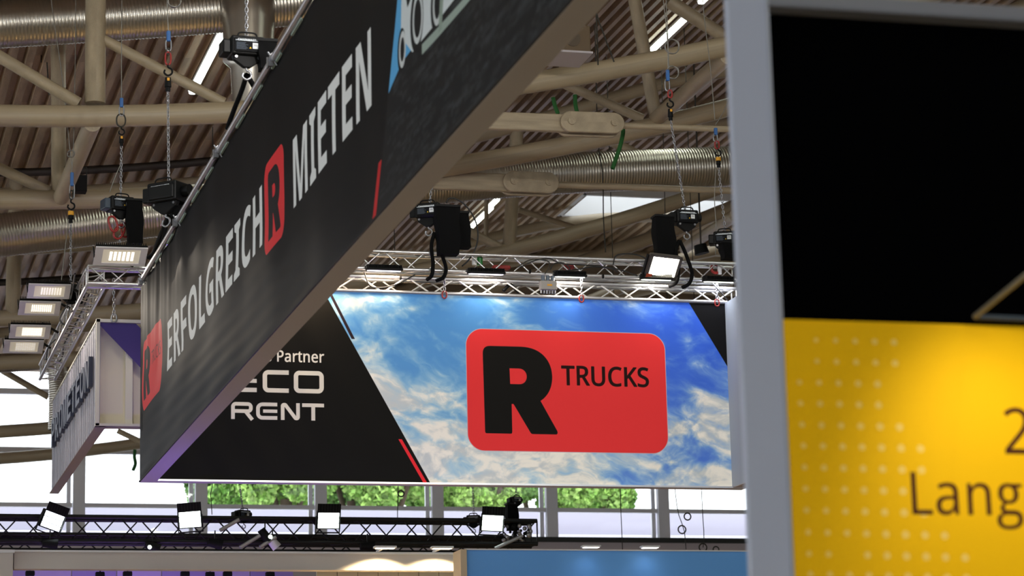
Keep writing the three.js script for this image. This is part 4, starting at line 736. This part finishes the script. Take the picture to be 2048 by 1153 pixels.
{ // cream fascia with its lamps, blue fascia, booth below
  const zb = -42, xa = at(28, 1120, zb).x, xb = at(921, 1120, zb).x, yt = at(500, 1104, zb).y, yb = at(500, 1141, zb).y, cx = (xa + xb) / 2;
  const f = thing('cream_fascia', 'long cream fascia beam of the booth below the stage truss', 'fascia', V(cx, yb, zb));
  obj('board', box(xb - xa, yt - yb - 0.04, 0.2, 0, (yt - yb) / 2, -0.1), M.beam, f); obj('top_edge', box(xb - xa, 0.03, 0.26, 0, yt - yb - 0.015, -0.08), M.white, f); obj('bottom_edge', box(xb - xa, 0.02, 0.24, 0, 0.01, -0.09), M.beam, f);
  const c = thing('cream_column', 'cream column at the end of the fascia beam', 'column', V(xa - 0.22, 0, zb)); obj('shaft', rbox(0.4, yt - 0.0, 0.3, 0.01, 0, yt / 2, -0.05), M.beam, c); obj('cap', box(0.44, 0.05, 0.34, 0, yt - 0.03, -0.05), M.white, c);
  [[770, 'downlight glowing over the cream fascia farther from the blue one'], [884, 'downlight glowing over the cream fascia next to the blue one']].forEach(([x, label]) => {
    const p = at(x, 1103, zb + 0.55); p.y = yt + 0.02; const l = thing('fascia_downlight', label, 'downlight', p, 'downlights on the fascias');
    obj('housing', rbox(0.36, 0.035, 0.16, 0.01), M.white, l); obj('led_window', box(0.3, 0.008, 0.12, 0, -0.02, 0), glow('#fff2cf', 3), l); obj('arm', box(0.03, 0.03, 0.6, 0, 0.0, -0.32), M.frame, l);
    spot(p.clone().add(V(0, -0.03, 0)), p.clone().add(V(0, -1, -0.35)), '#ffe2b0', 110, 1.1, 0.9, 1);
  });
  const zbl = -40.5, bx0 = at(932, 1125, zbl).x, bx1 = at(1700, 1125, zbl).x, by = at(1200, 1102, zbl).y;
  const b = thing('blue_fascia', 'plain blue fascia board with a thin white top edge', 'fascia', V((bx0 + bx1) / 2, 0, zbl));
  obj('board', box(bx1 - bx0, 2.4, 0.12, 0, by - 1.2, -0.06), std('#69aef8', 0.7), b); obj('top_edge', box(bx1 - bx0, 0.02, 0.16, 0, by + 0.005, -0.06), M.white, b); obj('return_side', box(0.1, 2.4, 0.5, -(bx1 - bx0) / 2 - 0.05, by - 1.2, -0.19), M.beige, b); obj('leg', [box(0.12, by - 2.3, 0.12, -(bx1 - bx0) / 2 + 0.2, (by - 2.3) / 2, -0.06), box(0.12, by - 2.3, 0.12, (bx1 - bx0) / 2 - 0.2, (by - 2.3) / 2, -0.06)], M.beam, b);
  [[1182, 'flat downlight on the blue fascia farther from the white post'], [1300, 'flat downlight on the blue fascia nearer the white post']].forEach(([x, label], i) => {
    const p = at(x, 1100, zbl + 0.3); p.y = by + 0.03; const l = thing('fascia_downlight', label, 'downlight', p, 'downlights on the fascias');
    obj('housing', rbox(0.3, 0.03, 0.16, 0.01), M.white, l); obj('led_window', box(0.25, 0.008, 0.12, 0, -0.018, 0), glow('#fff4ee', i ? 4 : 2), l); obj('arm', box(0.03, 0.02, 0.3, 0, 0, -0.2), M.frame, l);
    spot(p.clone().add(V(0, -0.03, 0)), p.clone().add(V(0, -1, -0.35)), '#e6efff', 0.12, 1.05, 0.9, 1);
  });
  // booth interior seen under the cream fascia
  const zi = -47.5, w = thing('booth_back_wall', 'purple lit back wall of the booth under the cream fascia', 'booth wall', V(at(300, 1150, zi).x, 0, zi));
  const ph = at(300, 1120, zi).y; for (let i = 0; i < 7; i++) obj('panel', box(0.78, ph, 0.08, -2.6 + i * 0.8, ph / 2, 0), std(i % 2 ? '#b9a8d8' : '#9d8cc6', 0.7), w);
  const bw = thing('beige_booth_wall', 'beige panelled booth wall under the lit end of the fascia', 'booth wall', V(at(775, 1150, -43).x, 0, -43)); const bh = at(775, 1141, -43).y;
  for (let i = 0; i < 7; i++) obj('panel', box(0.335, bh, 0.08, -1.03 + i * 0.345, bh / 2, 0), M.beige, bw);
  [[200, 1150], [255, 1149], [370, 1149], [420, 1150], [455, 1149], [540, 1150], [60, 1148]].forEach(([x, y], i) => { const l = thing('booth_spot', 'small dark spot lamp under the cream fascia against the purple wall', 'spotlight', at(x, y, zi + 0.6), 'small spots in the purple booth'); obj('head', rbox(0.16, 0.09, 0.12, 0.02), M.black, l); obj('arm', barGeo(V(0, 0.04, 0), V(0.03, 0.3, -0.05), 0.012), M.black, l); });
  const wl = thing('purple_wash_light', 'purple wash light on a stand below the ring of banners', 'stage light', V(5.4, 3.2, -33.6)); obj('body', rbox(0.8, 0.12, 0.4, 0.03), M.black, wl); obj('led_window', box(0.7, 0.01, 0.32, 0, 0.066, 0), glow('#7a4dff', 6), wl); obj('stand', box(0.08, 3.14, 0.08, 0, -1.63, 0), M.blackSteel, wl);
  const w2 = thing('purple_wash_light', 'purple wash light inside the booth under the cream fascia', 'stage light', V(at(300, 1150, -45).x, 4.3, -45.2)); obj('body', rbox(2.2, 0.12, 0.2, 0.03), M.black, w2); obj('led_window', box(2.1, 0.1, 0.01, 0, 0, -0.105), glow('#b48cff', 4), w2); obj('stand', box(0.08, 4.2, 0.08, 0, -2.16, 0), M.blackSteel, w2);
  areaLight(w2.position.clone().add(V(0, 0, -0.12)), w2.position.clone().add(V(0, 1.2, -2)), 2.1, 0.1, '#b48cff', 110);
  areaLight(wl.position.clone().add(V(0, 0.08, 0)), wl.position.clone().add(V(-0.3, 3, 0.2)), 0.7, 0.32, '#6a45ff', 100);
}

// ---------------------------------------------------------------- blurred stand in the foreground
{
  const zf = -10, xl = 3.652, xm = 3.85, xr = 7.6, top = at(1545, 14, zf).y, yTop = at(1563, 640, zf).y;
  const p = thing('white_stand_post', 'tall pale grey post of the near exhibition stand', 'post', V((xl + xm) / 2, 0, zf)); obj('shaft', rbox(xm - xl - 0.018, 5.75, 0.05, 0.006, 0.009, 2.875, -0.025), std('#adb3c6', 0.5), p); obj('groove', box(0.012, 5.7, 0.01, 0.094, 2.86, 0.002), std('#a9adb8', 0.5), p);
  const r = thing('stand_top_rail', 'grey top rail above the black panel of the near stand', 'rail', V((xm + xr) / 2, top, zf)); obj('profile', rbox(xr - xm, 0.075, 0.12, 0.008, 0, 0.035, -0.06), std('#7f7f86', 0.5), r); obj('lip', box(xr - xm, 0.012, 0.02, 0, 0.005, 0.008), std('#6e6e76', 0.5), r);
  const b = thing('black_stand_panel', 'matt black panel of the near stand', 'panel', V((xm + xr) / 2, yTop, zf - 0.1)); obj('board', box(xr - xm, top - yTop, 0.03, 0, (top - yTop) / 2, 0), new THREE.MeshPhysicalMaterial({ color: '#020203', roughness: 1, specularIntensity: 0.05 }), b); obj('end_post', box(0.15, top, 0.15, (xr - xm) / 2 - 0.08, top / 2 - yTop, -0.1), M.frame, b);
  // printed yellow panel
  const pw = xr - xm, ph = 2.6, print = canvasOf(2048, 1420, (c, w, h) => {
    const k = w / pw, X = (m) => m * k, Y = (m) => m * k, um = (px, py) => { const q = at(px, py, zf); return [q.x - xm, yTop - q.y]; };
    c.fillStyle = '#f6bd00'; c.fillRect(0, 0, w, h);
    const rows = [[682, 1630, 5, 0.5], [724, 1632, 5, 0.55], [766, 1597, 5, 0.6], [808, 1599, 5, 0.66], [851, 1602, 6, 0.7], [893, 1605, 7, 0.72], [936, 1607, 7, 0.72], [979, 1609, 6, 0.74], [1022, 1611, 7, 0.72], [1066, 1614, 8, 0.7], [1109, 1616, 9, 0.7], [1150, 1619, 9, 0.66]];
    rows.forEach(([y, x, n], j) => { for (let i = 0; i < n; i++) { if (j === 10 && i === 2) continue; const [a, b2] = um(x + i * 39, y + i * 1), s = 0.3 + 0.7 * Math.min(1, (i + (j > 3 ? 2 : j * 0.5)) / 7); c.fillStyle = '#f6cd66'; c.beginPath(); c.arc(X(a), Y(b2), 0.0165 * k * (0.45 + 0.55 * s), 0, 7); c.fill(); } });
    c.fillStyle = '#4a2410'; c.font = '100px sans-serif';
    const put = (s, px, base, cap) => { const [a, b2] = um(px, base), [, b3] = um(px, cap); c.save(); c.translate(X(a), Y(b2)); const q = (b2 - b3) * k / 71.4; c.scale(q, q); c.fillText(s, 0, 0); c.restore(); };
    put('2', 2003, 909, 817); put('Lang', 1812, 1030, 945);
  });
  const y = thing('yellow_stand_panel', 'yellow printed panel with pale dots and the word Lang', 'panel', V(xm, yTop - ph, zf)); 
  obj('printed_face', new THREE.PlaneGeometry(pw, ph).translate(pw / 2, ph / 2, 0.012), new THREE.MeshPhysicalMaterial({ map: texOf(print), roughness: 0.7, specularIntensity: 0.3 }), y); obj('board', box(pw, ph, 0.04, pw / 2, ph / 2, -0.01), std('#c89a10', 0.6), y); obj('leg', [box(0.1, yTop - ph, 0.1, 0.2, -(yTop - ph) / 2, -0.02), box(0.1, yTop - ph, 0.1, pw - 0.2, -(yTop - ph) / 2, -0.02)], M.frame, y);
  // arm lamp over the yellow panel
  const e = at(1950, 634, zf + 0.1), h2 = at(2150, 470, zf + 0.95), l = thing('arm_spotlight', 'grey bracket arm of the lamp reaching out over the yellow panel', 'arm lamp', e);
  obj('arm', [barGeo(V(0, 0, 0), rel(h2, e), 0.012, 8)], std('#6f6a5c', 0.5), l); obj('arm_base', [barGeo(V(0, 0, 0), V(0.45, -0.01, 0.02), 0.012, 8)], std('#2b3640', 0.5), l); obj('head', rbox(0.3, 0.05, 0.16, 0.015, ...rel(h2, e).toArray()), M.frame, l); obj('led_window', box(0.26, 0.008, 0.12, ...rel(h2, e).add(V(0, -0.028, 0)).toArray()), glow('#fff0d0', 3), l);
  const lp = h2.clone().add(V(-0.05, -0.04, 0)); spot(lp, at(2010, 960, zf), '#fff8ea', 4.6, 0.7, 1, 5);
}
renderer.render(scene, camera);
